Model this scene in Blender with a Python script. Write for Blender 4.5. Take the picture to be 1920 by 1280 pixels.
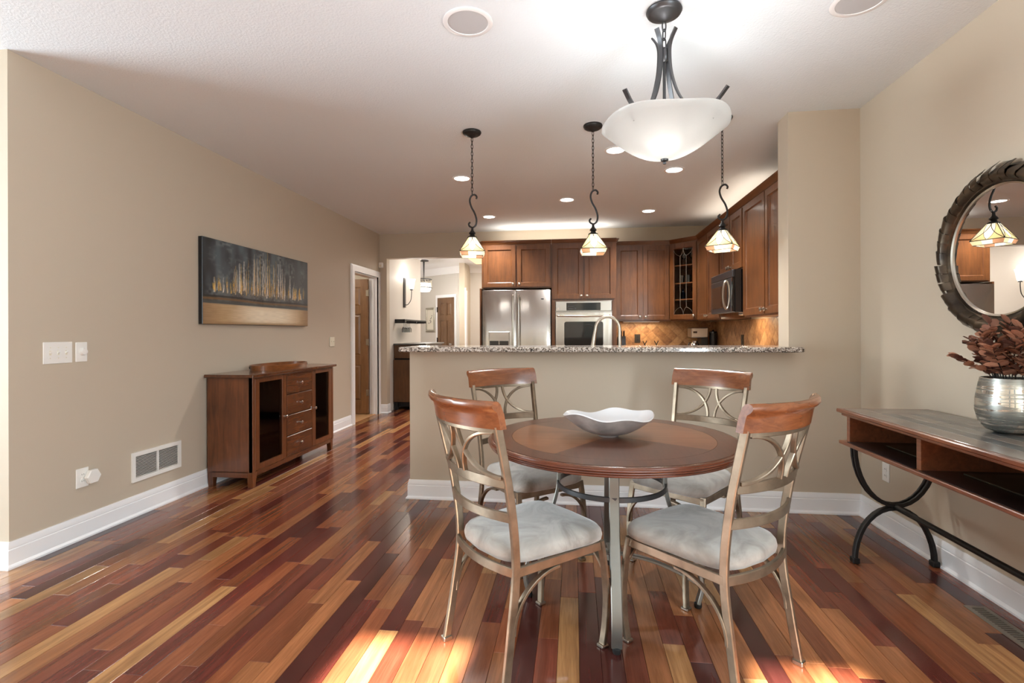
import bpy, bmesh, math, random
import numpy as np
from mathutils import Vector, Matrix
R = math.radians
random.seed(7)
rng = np.random.default_rng(11)
scene = bpy.context.scene
for o in list(bpy.data.objects): bpy.data.objects.remove(o)
C = scene.collection

# ------------------------------------------------------------------ camera
PSI = math.atan(117 / 960); ROLL = 0.0033; CAMH = 1.24
cd = bpy.data.cameras.new('camera'); cam = bpy.data.objects.new('camera', cd); C.objects.link(cam)
fw = Vector((-math.sin(PSI), math.cos(PSI), 0)); rt = Vector((math.cos(PSI), math.sin(PSI), 0)); up = Vector((0, 0, 1))
ca, sa = math.cos(ROLL), math.sin(ROLL)
vx = ca * rt - sa * up; vy = sa * rt + ca * up; vz = -fw
m = Matrix((vx, vy, vz)).transposed().to_4x4(); m.translation = (0, 0, CAMH); cam.matrix_world = m
cd.sensor_width = 36; cd.lens = 18.0; cd.shift_y = -18 / 1920; cd.clip_start = .02; cd.clip_end = 200
scene.camera = cam
def proj(p):
    d = Vector(p) - Vector((0, 0, CAMH)); z = d.dot(fw)
    if z < .05: return None
    return 960 + 960 * d.dot(vx) / z, 622 - 960 * d.dot(vy) / z

# ------------------------------------------------------------------ view, world, sun, daylight
vs = scene.view_settings; vs.view_transform = 'Standard'; vs.look = 'None'; vs.gamma = 1; vs.use_curve_mapping = False
vs.exposure = 0.58
scene.cycles.use_denoising = True
scene.cycles.max_bounces = 10; scene.cycles.diffuse_bounces = 5; scene.cycles.glossy_bounces = 4
scene.cycles.transmission_bounces = 6; scene.cycles.transparent_max_bounces = 8
scene.cycles.sample_clamp_indirect = 6; scene.cycles.caustics_reflective = False; scene.cycles.caustics_refractive = False
w = bpy.data.worlds.new('sky'); scene.world = w; w.use_nodes = True
wn = w.node_tree.nodes; wl = w.node_tree.links
sky = wn.new('ShaderNodeTexSky'); sky.sky_type = 'HOSEK_WILKIE'; sky.sun_direction = Vector((-.1, -.84, .53)).normalized(); sky.turbidity = 3
wl.new(sky.outputs[0], wn['Background'].inputs[0]); wn['Background'].inputs[1].default_value = 1.0
def light(name, kind, loc, energy, color=(1, 1, 1), direction=None, **kw):
    l = bpy.data.lights.new(name, kind); l.energy = energy; l.color = color
    for k, v in kw.items(): setattr(l, k, v)
    o = bpy.data.objects.new(name, l); C.objects.link(o); o.location = loc
    if direction: o.rotation_euler = Vector(direction).to_track_quat('-Z', 'Y').to_euler()
    return o
light('sun', 'SUN', (0, -8, 6), 48, (1, .95, .86), (.105, 1, -.625), angle=R(1.2))
YR = -1.6                                                   # rear wall of the room, windows behind the camera
DAY = (.81, .93, 1.0)
light('daylight_great_room', 'AREA', (-6.41, 1.0, 1.4), 260, DAY, (1, 0, 0), shape='RECTANGLE', size=2.2, size_y=2.2)
light('daylight_right', 'AREA', (1.935, -.5, 1.4), 125, DAY, (-1, 0, 0), shape='RECTANGLE', size=1.5, size_y=1.7)

# ------------------------------------------------------------------ materials
def srgb(r, g, b):
    f = lambda c: (c / 255 / 12.92) if c / 255 <= .04045 else ((c / 255 + .055) / 1.055) ** 2.4
    return (f(r), f(g), f(b), 1)
def newmat(name):
    mt = bpy.data.materials.new(name); mt.use_nodes = True
    return mt, mt.node_tree.nodes, mt.node_tree.links, mt.node_tree.nodes['Principled BSDF']
def setp(p, **kw):
    names = dict(rough='Roughness', metal='Metallic', spec='Specular IOR Level', coat='Coat Weight', coatr='Coat Roughness', trans='Transmission Weight', emis='Emission Strength', ior='IOR', sheen='Sheen Weight', alpha='Alpha')
    for k, v in kw.items(): p.inputs[names[k]].default_value = v
def plain(name, col, rough=.5, **kw):
    mt, n, l, p = newmat(name); p.inputs['Base Color'].default_value = srgb(*col); setp(p, rough=rough, **kw)
    return mt
def coords(n, l, scale, kind='Object', rot=(0, 0, 0)):
    tc = n.new('ShaderNodeTexCoord'); mp = n.new('ShaderNodeMapping'); mp.inputs['Scale'].default_value = scale; mp.inputs['Rotation'].default_value = rot
    l.new(tc.outputs[kind], mp.inputs['Vector']); return mp
def noise(n, l, vec, scale, detail=4, rough=.55, dist=0):
    t = n.new('ShaderNodeTexNoise'); t.inputs['Scale'].default_value = scale; t.inputs['Detail'].default_value = detail
    t.inputs['Roughness'].default_value = rough; t.inputs['Distortion'].default_value = dist
    l.new(vec.outputs[0], t.inputs['Vector']); return t
def ramp(n, l, src, stops, interp='LINEAR'):
    r = n.new('ShaderNodeValToRGB'); r.color_ramp.interpolation = interp; e = r.color_ramp.elements
    while len(e) < len(stops): e.new(.5)
    for i, (p, c) in enumerate(stops): e[i].position = p; e[i].color = c
    l.new(src, r.inputs[0]); return r
def bump(n, l, p, src, strength, dist=.002):
    b = n.new('ShaderNodeBump'); b.inputs['Strength'].default_value = strength; b.inputs['Distance'].default_value = dist
    l.new(src, b.inputs['Height']); l.new(b.outputs[0], p.inputs['Normal']); return b
def paint(name, col, tex=.12, scale=320, rough=.6, dist=.001):
    mt, n, l, p = newmat(name); setp(p, rough=rough, spec=.35); p.inputs['Base Color'].default_value = srgb(*col)
    bump(n, l, p, noise(n, l, coords(n, l, (1, 1, 1)), scale, 2).outputs[0], tex, dist); return mt
def wood(name, c0, c1, grain=(0, 0, 1), rough=.32, coat=.25, stretch=14, scale=3.2, c2=None, kind='Object'):
    """grain: axis along which the fibres run"""
    mt, n, l, p = newmat(name); setp(p, rough=rough, coat=coat, coatr=.15)
    sc = tuple(scale if g else scale * stretch for g in grain)
    mp = coords(n, l, sc, kind); a = noise(n, l, mp, 1.0, 6, .62, .9)
    mp2 = coords(n, l, (1.6, 1.6, 1.6), kind); b = noise(n, l, mp2, 2.2, 3)
    mixn = n.new('ShaderNodeMath'); mixn.operation = 'MULTIPLY_ADD'; mixn.inputs[1].default_value = .45
    l.new(b.outputs[0], mixn.inputs[0]); m2 = n.new('ShaderNodeMath'); m2.operation = 'MULTIPLY'; m2.inputs[1].default_value = .62
    l.new(a.outputs[0], m2.inputs[0]); l.new(m2.outputs[0], mixn.inputs[2])
    stops = [(.33, srgb(*c0)), (.68, srgb(*c1))]
    if c2: stops = [(.30, srgb(*c0)), (.52, srgb(*c1)), (.72, srgb(*c2))]
    l.new(ramp(n, l, mixn.outputs[0], stops).outputs[0], p.inputs['Base Color'])
    bump(n, l, p, a.outputs[0], .05, .0006); return mt
M = {}
M['wall'] = paint('tan_wall_paint', (195, 182, 163))
M['ceiling'] = paint('knockdown_ceiling', (228, 235, 240), .45, 95, .75, .004)
M['hallwall'] = paint('pale_grey_wall_paint', (212, 207, 199))
M['trim'] = plain('white_trim', (240, 240, 241), .3, coat=.2)
M['plastic'] = plain('white_plastic', (238, 236, 230), .35)
M['almond'] = plain('almond_plastic', (226, 220, 200), .4)
M['dark'] = plain('dark_gap', (18, 16, 15), .7)
M['iron'] = plain('black_iron', (42, 40, 39), .42, metal=.6)
M['pewter'] = plain('graphite_metal', (78, 78, 80), .38, metal=.75)
M['nickel'] = plain('brushed_nickel', (186, 178, 165), .28, metal=1)
M['chrome'] = plain('polished_chrome', (225, 225, 225), .12, metal=1)
M['rubber'] = plain('black_rubber', (15, 15, 15), .6)
M['blackgloss'] = plain('black_gloss', (10, 11, 13), .1, coat=.6)
M['blackplastic'] = plain('black_plastic', (22, 22, 24), .35)
M['cherry'] = wood('cherry_cabinet_wood', (76, 44, 22), (118, 72, 38), (0, 0, 1), .34, .3, 10, 3)
M['cherry_h'] = wood('cherry_cabinet_rail', (76, 44, 22), (118, 72, 38), (1, 1, 0), .34, .3, 10, 3)
M['walnut'] = wood('walnut_sideboard', (66, 34, 17), (118, 68, 36), (0, 0, 1), .3, .35, 12, 2.6)
M['walnut_y'] = wood('walnut_sideboard_top', (62, 33, 17), (104, 60, 33), (0, 1, 0), .22, .5, 12, 2.6)
M['crest'] = wood('chair_crest_wood', (86, 48, 28), (134, 80, 48), (1, 0, 0), .25, .5, 12, 4)
M['tabledark'] = wood('table_dark_veneer', (70, 39, 24), (102, 58, 37), (0, 1, 0), .3, .25, 12, 3)
M['tablesheen'] = wood('table_sheen_veneer', (104, 62, 37), (146, 94, 58), (1, 0, 0), .3, .25, 12, 3)  # paler tone paints in the sheen of the turned grain
M['tablerim'] = wood('table_rim_wood', (72, 38, 26), (110, 60, 40), (1, 1, 0), .2, .6, 6, 3)
M['oakdoor'] = wood('oak_door', (112, 78, 48), (146, 106, 70), (0, 0, 1), .4, .2, 12, 3)
M['oakdark'] = wood('brown_panel_door', (88, 62, 42), (118, 88, 62), (0, 0, 1), .4, .2, 12, 3)
M['console'] = wood('console_wood', (84, 46, 30), (134, 80, 52), (0, 1, 0), .28, .4, 12, 3)
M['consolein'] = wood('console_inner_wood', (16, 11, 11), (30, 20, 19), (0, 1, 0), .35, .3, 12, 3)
M['traywood'] = wood('tray_wood', (92, 52, 24), (142, 86, 46), (0, 1, 0), .3, .3, 12, 4)
M['barcab'] = wood('bar_cabinet_wood', (72, 46, 24), (102, 68, 38), (0, 0, 1), .4, .2, 12, 3)
def slate(name, c0, c1):
    mt, n, l, p = newmat(name); setp(p, rough=.3, coat=.3)
    a = noise(n, l, coords(n, l, (1, 1, 1)), 9, 5); l.new(ramp(n, l, a.outputs[0], [(.35, srgb(*c0)), (.65, srgb(*c1))]).outputs[0], p.inputs['Base Color']); return mt
M['slate_a'] = slate('slate_grey_tile', (96, 91, 86), (122, 116, 108)); M['slate_b'] = slate('slate_dark_tile', (66, 68, 68), (88, 88, 85)); M['slate_c'] = slate('slate_brown_tile', (108, 97, 89), (132, 120, 110))
def mat_steel():
    mt, n, l, p = newmat('stainless_steel'); setp(p, metal=1, rough=.22); p.inputs['Base Color'].default_value = srgb(200, 196, 190)
    a = noise(n, l, coords(n, l, (260, 260, 3)), 1, 3); b = noise(n, l, coords(n, l, (5, 5, .8)), 1.3, 2)
    ad = n.new('ShaderNodeMath'); ad.operation = 'MULTIPLY_ADD'; ad.inputs[1].default_value = .02; l.new(a.outputs[0], ad.inputs[0]); l.new(b.outputs[0], ad.inputs[2])
    bump(n, l, p, ad.outputs[0], .35, .012); return mt
M['steel'] = mat_steel()
M['steelflat'] = plain('brushed_steel_panel', (196, 192, 186), .3, metal=1)
def mat_chairmetal():
    mt, n, l, p = newmat('champagne_bronze_metal'); setp(p, metal=.8, rough=.36)
    a = noise(n, l, coords(n, l, (9, 9, 9)), 1.5, 3)
    l.new(ramp(n, l, a.outputs[0], [(.3, srgb(118, 104, 88)), (.7, srgb(152, 137, 118))]).outputs[0], p.inputs['Base Color']); return mt
M['bronze'] = mat_chairmetal(); M['tablemetal'] = plain('grey_bronze_metal', (128, 126, 120), .4, metal=.75)
def mat_suede():
    mt, n, l, p = newmat('grey_beige_suede'); setp(p, rough=.9, sheen=.5, spec=.2)
    a = noise(n, l, coords(n, l, (1, 1, 1)), 5.5, 4, .6, 1.2); f = noise(n, l, coords(n, l, (1, 1, 1)), 300, 2)
    l.new(ramp(n, l, a.outputs[0], [(.32, srgb(126, 120, 113)), (.6, srgb(168, 163, 156))]).outputs[0], p.inputs['Base Color'])
    bump(n, l, p, f.outputs[0], .2, .001); return mt
M['suede'] = mat_suede()
def mat_granite():
    mt, n, l, p = newmat('speckled_granite'); setp(p, rough=.14, coat=.4)
    mp = coords(n, l, (1, 1, 1)); a = noise(n, l, mp, 46, 5, .7); v = n.new('ShaderNodeTexVoronoi'); v.inputs['Scale'].default_value = 130; l.new(mp.outputs[0], v.inputs['Vector'])
    mx = n.new('ShaderNodeMath'); mx.operation = 'MULTIPLY_ADD'; mx.inputs[1].default_value = .35; sep = n.new('ShaderNodeSeparateColor'); l.new(v.outputs['Color'], sep.inputs[0]); l.new(sep.outputs[0], mx.inputs[0])
    m2 = n.new('ShaderNodeMath'); m2.operation = 'MULTIPLY'; m2.inputs[1].default_value = .72; l.new(a.outputs[0], m2.inputs[0]); l.new(m2.outputs[0], mx.inputs[2])
    l.new(ramp(n, l, mx.outputs[0], [(.34, srgb(30, 27, 26)), (.44, srgb(104, 92, 84)), (.54, srgb(158, 144, 132)), (.66, srgb(206, 198, 190))]).outputs[0], p.inputs['Base Color']); return mt
M['granite'] = mat_granite()
def mat_plank():
    mt, n, l, p = newmat('hardwood_planks'); setp(p, rough=.2, coat=.15, coatr=.1, spec=.5)
    at = n.new('ShaderNodeAttribute'); at.attribute_name = 'tone'
    geo = n.new('ShaderNodeNewGeometry'); mp = n.new('ShaderNodeMapping'); mp.inputs['Scale'].default_value = (70, 3.5, 1)
    ofs = n.new('ShaderNodeVectorMath'); ofs.operation = 'SCALE'; ofs.inputs[3].default_value = 37
    sep = n.new('ShaderNodeCombineXYZ'); l.new(at.outputs['Alpha'], sep.inputs[0]); l.new(at.outputs['Alpha'], sep.inputs[1]); l.new(at.outputs['Alpha'], sep.inputs[2])
    l.new(sep.outputs[0], ofs.inputs[0]); add = n.new('ShaderNodeVectorMath'); l.new(geo.outputs['Position'], add.inputs[0]); l.new(ofs.outputs[0], add.inputs[1])
    l.new(add.outputs[0], mp.inputs['Vector']); g = noise(n, l, mp, 1, 5, .6, 1.6)
    mp2 = n.new('ShaderNodeMapping'); mp2.inputs['Scale'].default_value = (16, 1.1, 1); l.new(add.outputs[0], mp2.inputs['Vector']); g2 = noise(n, l, mp2, 1, 3, .5, 1.5)
    r1 = ramp(n, l, g.outputs[0], [(.25, (.74, .70, .68, 1)), (.75, (1.16, 1.16, 1.16, 1))])
    r2 = ramp(n, l, g2.outputs[0], [(.3, (.72, .68, .66, 1)), (.7, (1.2, 1.2, 1.2, 1))])
    x1 = n.new('ShaderNodeMix'); x1.data_type = 'RGBA'; x1.blend_type = 'MULTIPLY'; x1.inputs[0].default_value = 1
    l.new(at.outputs['Color'], x1.inputs[6]); l.new(r1.outputs[0], x1.inputs[7])
    x2 = n.new('ShaderNodeMix'); x2.data_type = 'RGBA'; x2.blend_type = 'MULTIPLY'; x2.inputs[0].default_value = 1
    l.new(x1.outputs[2], x2.inputs[6]); l.new(r2.outputs[0], x2.inputs[7]); l.new(x2.outputs[2], p.inputs['Base Color'])
    bump(n, l, p, g.outputs[0], .03, .0006); return mt
M['plank'] = mat_plank()
def mat_tile():
    mt, n, l, p = newmat('tumbled_stone_tile'); setp(p, rough=.45)
    oi = n.new('ShaderNodeObjectInfo'); a = noise(n, l, coords(n, l, (1, 1, 1)), 26, 5, .65)
    ad = n.new('ShaderNodeMath'); ad.operation = 'MULTIPLY_ADD'; ad.inputs[1].default_value = .32; l.new(oi.outputs['Random'], ad.inputs[0])
    m2 = n.new('ShaderNodeMath'); m2.operation = 'MULTIPLY'; m2.inputs[1].default_value = .7; l.new(a.outputs[0], m2.inputs[0]); l.new(m2.outputs[0], ad.inputs[2])
    l.new(ramp(n, l, ad.outputs[0], [(.25, srgb(112, 76, 48)), (.5, srgb(160, 116, 76)), (.75, srgb(192, 152, 108))]).outputs[0], p.inputs['Base Color'])
    bump(n, l, p, a.outputs[0], .3, .002); return mt
M['tile'] = mat_tile()
M['grout'] = plain('tan_grout', (120, 92, 66), .9)
M['floortile'] = plain('tan_floor_tile', (176, 134, 92), .5)
def mat_glass(name='clear_glass', col=(1, 1, 1, 1), rough=.02, mixf=.12):
    mt, n, l, p = newmat(name); n.remove(p); g = n.new('ShaderNodeBsdfGlossy'); g.inputs['Roughness'].default_value = rough; t = n.new('ShaderNodeBsdfTransparent'); t.inputs[0].default_value = col
    mx = n.new('ShaderNodeMixShader'); fr = n.new('ShaderNodeLayerWeight'); fr.inputs[0].default_value = mixf
    l.new(fr.outputs['Fresnel'], mx.inputs[0]); l.new(t.outputs[0], mx.inputs[1]); l.new(g.outputs[0], mx.inputs[2]); l.new(mx.outputs[0], n['Material Output'].inputs[0]); return mt
M['glass'] = mat_glass(); M['smoke'] = mat_glass('tinted_glass', (.5, .42, .36, 1), .03, .2); M['blueglass'] = mat_glass('blue_glass', (.05, .2, .6, 1), .05, .2)
M['goblet'] = mat_glass('goblet_glass', (.93, .95, .95, 1), .03, .35)
def lit(name, col, strength, base=None):
    mt, n, l, p = newmat(name); p.inputs['Base Color'].default_value = srgb(*(base or col)); p.inputs['Emission Color'].default_value = srgb(*col); setp(p, emis=strength, rough=.35); return mt
M['lamp'] = lit('lamp_disc', (255, 250, 240), 9); M['bulb'] = lit('frosted_bulb', (255, 236, 200), 2.0); M['strip'] = lit('warm_strip_diffuser', (255, 214, 160), .7)
def shade_glass(name, col, em):
    mt, n, l, p = newmat(name); t = n.new('ShaderNodeBsdfTranslucent'); t.inputs[0].default_value = srgb(*col); p.inputs['Base Color'].default_value = srgb(*col)
    p.inputs['Emission Color'].default_value = srgb(*col); setp(p, rough=.25, emis=em); mx = n.new('ShaderNodeMixShader'); mx.inputs[0].default_value = .5
    l.new(p.outputs[0], mx.inputs[1]); l.new(t.outputs[0], mx.inputs[2]); l.new(mx.outputs[0], n['Material Output'].inputs[0]); return mt
M['bowlglass'] = shade_glass('frosted_bowl_glass', (214, 214, 212), .0)
M['sg_white'] = shade_glass('white_art_glass', (250, 248, 236), .42); M['sg_cream'] = shade_glass('cream_art_glass', (232, 224, 196), .22)
M['sg_yellow'] = shade_glass('amber_art_glass', (220, 206, 158), .2); M['sg_brown'] = shade_glass('rose_art_glass', (166, 128, 106), .12)
M['sconceglass'] = shade_glass('sconce_glass', (255, 252, 244), 2)
M['mirror'] = plain('mirror_silver', (235, 235, 235), .0, metal=1)
M['lead'] = plain('lead_came', (62, 54, 46), .5, metal=.5)
def mat_vcol(name, rough=.5, **kw):
    mt, n, l, p = newmat(name); at = n.new('ShaderNodeAttribute'); at.attribute_name = 'tone'; l.new(at.outputs['Color'], p.inputs['Base Color']); setp(p, rough=rough, **kw); return mt
M['canvas'] = mat_vcol('painted_canvas', .45)
def mat_petal():
    mt, n, l, p = newmat('dark_bronze_leaf_metal'); setp(p, metal=.85, rough=.34)
    a = noise(n, l, coords(n, l, (1, 1, 1)), 7, 4); l.new(ramp(n, l, a.outputs[0], [(.35, srgb(46, 40, 36)), (.7, srgb(104, 90, 74))]).outputs[0], p.inputs['Base Color']); return mt
M['petal'] = mat_petal()
def mat_leaf():
    mt, n, l, p = newmat('glitter_copper_leaf'); setp(p, metal=.3, rough=.4)
    a = noise(n, l, coords(n, l, (1, 1, 1)), 240, 2); oi = n.new('ShaderNodeObjectInfo')
    r = ramp(n, l, oi.outputs['Random'], [(0, srgb(104, 66, 56)), (1, srgb(200, 142, 112))]); l.new(r.outputs[0], p.inputs['Base Color']); bump(n, l, p, a.outputs[0], .8, .002); return mt
M['leaf'] = mat_leaf()
def mat_vase():
    mt, n, l, p = newmat('mercury_glass'); setp(p, metal=.85, rough=.22)
    tc = n.new('ShaderNodeTexCoord'); sp = n.new('ShaderNodeSeparateXYZ'); l.new(tc.outputs['Object'], sp.inputs[0])
    a = noise(n, l, coords(n, l, (5, 5, 60)), 1.2, 3); r = ramp(n, l, a.outputs[0], [(.42, srgb(226, 222, 212)), (.55, srgb(150, 150, 144))]); l.new(r.outputs[0], p.inputs['Base Color'])
    r2 = ramp(n, l, a.outputs[0], [(.42, (.08, .08, .08, 1)), (.55, (.42, .42, .42, 1))]); l.new(r2.outputs[0], p.inputs['Roughness']); return mt
M['vase'] = mat_vase()
M['capiz'] = plain('pearl_white_glaze', (214, 213, 214), .25, coat=.3)
def mat_bowl():
    mt, n, l, p = newmat('hammered_silver_bowl'); setp(p, metal=.35, rough=.42); a = noise(n, l, coords(n, l, (1, 1, 1)), 90, 3)
    b = noise(n, l, coords(n, l, (1, 1, 1)), 8, 3); l.new(ramp(n, l, b.outputs[0], [(.35, srgb(138, 131, 127)), (.65, srgb(182, 174, 170))]).outputs[0], p.inputs['Base Color']); bump(n, l, p, a.outputs[0], .4, .002); return mt
M['bowl'] = mat_bowl()
M['print'] = plain('cream_print_paper', (222, 216, 200), .7); M['silverframe'] = plain('silver_frame', (176, 170, 156), .35, metal=.6); M['ink'] = plain('grey_ink', (120, 116, 108), .8)
M['mat_dark'] = slate('woven_dark_mat', (30, 28, 22), (62, 56, 42))
M['vent'] = plain('taupe_floor_vent', (120, 110, 98), .5)
M['grille'] = plain('speaker_grille', (188, 188, 190), .6)

# ------------------------------------------------------------------ mesh helpers
class B:
    def __init__(s, org=(0, 0, 0)): s.v = []; s.f = []; s.o = org; s.c = None
    def add(s, vs, fs):
        k = len(s.v); s.v += [(a[0] - s.o[0], a[1] - s.o[1], a[2] - s.o[2]) for a in vs]; s.f += [tuple(k + i for i in f) for f in fs]; return s
    def box(s, x0, x1, y0, y1, z0, z1, c=0):
        x0, x1 = min(x0, x1), max(x0, x1); y0, y1 = min(y0, y1), max(y0, y1); z0, z1 = min(z0, z1), max(z0, z1)
        if c <= 0:
            vs = [(x, y, z) for z in (z0, z1) for y in (y0, y1) for x in (x0, x1)]
            return s.add(vs, [(0, 2, 3, 1), (4, 5, 7, 6), (0, 1, 5, 4), (2, 6, 7, 3), (0, 4, 6, 2), (1, 3, 7, 5)])
        c = min(c, (x1 - x0) * .45, (y1 - y0) * .45, (z1 - z0) * .45)
        bm = bmesh.new(); r = bmesh.ops.create_cube(bm, size=1)
        bmesh.ops.scale(bm, vec=(x1 - x0, y1 - y0, z1 - z0), verts=bm.verts); bmesh.ops.translate(bm, vec=((x0 + x1) / 2, (y0 + y1) / 2, (z0 + z1) / 2), verts=bm.verts)
        bmesh.ops.bevel(bm, geom=bm.edges[:], offset=c, segments=1, affect='EDGES', profile=.5)
        bm.verts.index_update(); s.add([tuple(v.co) for v in bm.verts], [tuple(v.index for v in f.verts) for f in bm.faces]); bm.free(); return s
    def loft(s, rings, closed=True, cap=True):
        n = len(rings[0]); vs = [p for r in rings for p in r]; fs = []
        for i in range(len(rings) - 1):
            for j in range(n if closed else n - 1):
                a = i * n + j; b = i * n + (j + 1) % n; fs.append((a, b, b + n, a + n))
        if cap: fs += [tuple(reversed(range(n))), tuple(range((len(rings) - 1) * n, len(rings) * n))]
        return s.add(vs, fs)
    def lathe(s, prof, cx=0, cy=0, n=32, z=0, axis='z', cap=True):
        rings = []
        for r, h in prof:
            ring = []
            for j in range(n):
                a = 2 * math.pi * j / n; u, v_ = r * math.cos(a), r * math.sin(a)
                ring.append({'z': (cx + u, cy + v_, z + h), 'y': (cx + u, z + h, cy - v_), 'x': (z + h, cx + u, cy + v_)}[axis])
            rings.append(ring)
        return s.loft(rings, True, cap)
    def tube(s, pts, r, n=8, closed=False):
        pts = [Vector(p) for p in pts]; rings = []; nrm = None; N = len(pts)
        for i, p in enumerate(pts):
            t = (pts[(i + 1) % N] - pts[i - 1]) if closed else (pts[min(i + 1, N - 1)] - pts[max(i - 1, 0)])
            t.normalize()
            if nrm is None: nrm = t.orthogonal().normalized()
            nrm = (nrm - t * nrm.dot(t)).normalized(); b = t.cross(nrm); rr = r[i] if isinstance(r, (list, tuple)) else r
            rings.append([tuple(p + rr * (math.cos(2 * math.pi * j / n) * nrm + math.sin(2 * math.pi * j / n) * b)) for j in range(n)])
        if closed:
            rings.append(rings[0]); return s.loft(rings, True, False)
        return s.loft(rings)
    def bar(s, pts, w_, t_, ref):
        """rectangular bar: width w_ along ref (roughly across the path), thickness t_ along the other"""
        pts = [Vector(p) for p in pts]; ref = Vector(ref); rings = []
        for i, p in enumerate(pts):
            t = (pts[min(i + 1, len(pts) - 1)] - pts[max(i - 1, 0)]).normalized()
            a = (ref - t * ref.dot(t)).normalized(); b = t.cross(a); c = min(w_, t_) * .18; W, T = w_ / 2, t_ / 2
            rings.append([tuple(p + a * u + b * v_) for u, v_ in ((-W + c, -T), (W - c, -T), (W, -T + c), (W, T - c), (W - c, T), (-W + c, T), (-W, T - c), (-W, -T + c))])
        return s.loft(rings)
    def poly(s, pts2, z0, z1, fn=lambda u, v_, h: (u, v_, h)):
        n = len(pts2); vs = [fn(u, v_, z0) for u, v_ in pts2] + [fn(u, v_, z1) for u, v_ in pts2]
        return s.add(vs, [tuple(reversed(range(n))), tuple(range(n, 2 * n))] + [(i, (i + 1) % n, n + (i + 1) % n, n + i) for i in range(n)])
    def mesh(s, name, mat, smooth=35):
        me = bpy.data.meshes.new(name); me.from_pydata(s.v, [], s.f); me.validate()
        bm = bmesh.new(); bm.from_mesh(me); bmesh.ops.recalc_face_normals(bm, faces=bm.faces); bm.to_mesh(me); bm.free()
        if mat: me.materials.append(mat)
        if smooth:
            me.shade_smooth(); me.set_sharp_from_angle(angle=R(smooth))
        return me
    def build(s, name, mat, parent=None, smooth=35, label=None):
        o = bpy.data.objects.new(name, s.mesh(name, mat, smooth)); C.objects.link(o)
        if parent: o.parent = parent
        if label: o['label'] = label
        return o
def catmull(pts, k=6):
    P = [Vector(p) for p in pts]; P = [P[0] * 2 - P[1]] + P + [P[-1] * 2 - P[-2]]; out = []
    for i in range(1, len(P) - 2):
        a, b, c, d = P[i - 1:i + 3]
        for j in range(k):
            t = j / k; out.append(.5 * ((2 * b) + (c - a) * t + (2 * a - 5 * b + 4 * c - d) * t * t + (3 * b - a - 3 * c + d) * t ** 3))
    return out + [P[-2]]
def thing(name, label, cat, loc=(0, 0, 0), rz=0, group=None):
    o = bpy.data.objects.new(name, None); C.objects.link(o); o.location = loc; o.rotation_euler = (0, 0, rz); o.empty_display_size = .1
    o['label'] = label; o['category'] = cat
    if group: o['group'] = group
    return o
def tag(o, label, cat, group=None):
    o['label'] = label; o['category'] = cat
    if group: o['group'] = group
    return o
def struct(o): o['kind'] = 'structure'; return o
def dup(o, parent=None):
    c = o.copy(); C.objects.link(c)
    if parent: c.parent = parent
    for ch in o.children: dup(ch, c)
    return c
def molding(path, prof, name, mat, left=True):
    """sweep profile (outward t, height z) along the xy path with mitred corners; outward = left of travel if left"""
    P = [Vector(p) for p in path]; rings = []
    for i, p in enumerate(P):
        d0 = (P[i] - P[i - 1]).normalized() if i else None; d1 = (P[i + 1] - P[i]).normalized() if i < len(P) - 1 else None
        n0 = Vector((-d0.y, d0.x)) if d0 else None; n1 = Vector((-d1.y, d1.x)) if d1 else None
        if n0 is None: nn = n1
        elif n1 is None: nn = n0
        else: nn = (n0 + n1) / (1 + n0.dot(n1))
        if not left: nn = -nn
        rings.append([(p.x + nn.x * t, p.y + nn.y * t, z) for t, z in prof])
    return B().loft(rings).build(name, mat, None, 25)

# ================================================================== SETTING
XL, XR, YB, YP, ZC = -2.965, 1.918, 7.55, 3.714, 2.74
LEFTX = -6.4
b = B()
b.box(XL - .12, XL, 2.36, 6.61, 0, ZC).box(XL - .12, XL, 6.61, 7.46, 2.07, ZC).box(XL - .12, XL, 7.46, YB + .12, 0, ZC)
struct(b.build('wall_left', M['wall'], None, 0))
struct(B().box(LEFTX, XL - .12, 2.36, 2.48, 0, ZC).build('wall_great_room', M['wall'], None, 0))
struct(B().box(LEFTX - .12, LEFTX, YR - .12, -.15, 0, ZC).box(LEFTX - .12, LEFTX, 2.15, 2.48, 0, ZC).box(LEFTX - .12, LEFTX, -.15, 2.15, 0, .25).box(LEFTX - .12, LEFTX, -.15, 2.15, 2.55, ZC).build('wall_far_left', M['wall'], None, 0))
b = B().box(XR, XR + .12, .3, YB + .12, 0, ZC).box(XR, XR + .12, YR - .12, -1.3, 0, ZC).box(XR, XR + .12, -1.3, .3, 0, .5).box(XR, XR + .12, -1.3, .3, 2.3, ZC)
struct(b.build('wall_right', M['wall'], None, 0))
b = B().box(XL, -2.85, YB, YB + .12, 0, ZC).box(-2.85, -1.27, YB, YB + .12, 2.37, ZC).box(-1.27, XR, YB, YB + .12, 0, ZC)
struct(b.build('wall_back', M['wall'], None, 0))
struct(B().box(1.458, XR, YP, 3.89, 0, ZC).build('wall_pillar', M['wall'], None, 0))
struct(B().box(-1.225, 1.458, YP, 3.86, 0, 1.10).build('wall_bar', M['wall'], None, 0))
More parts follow.
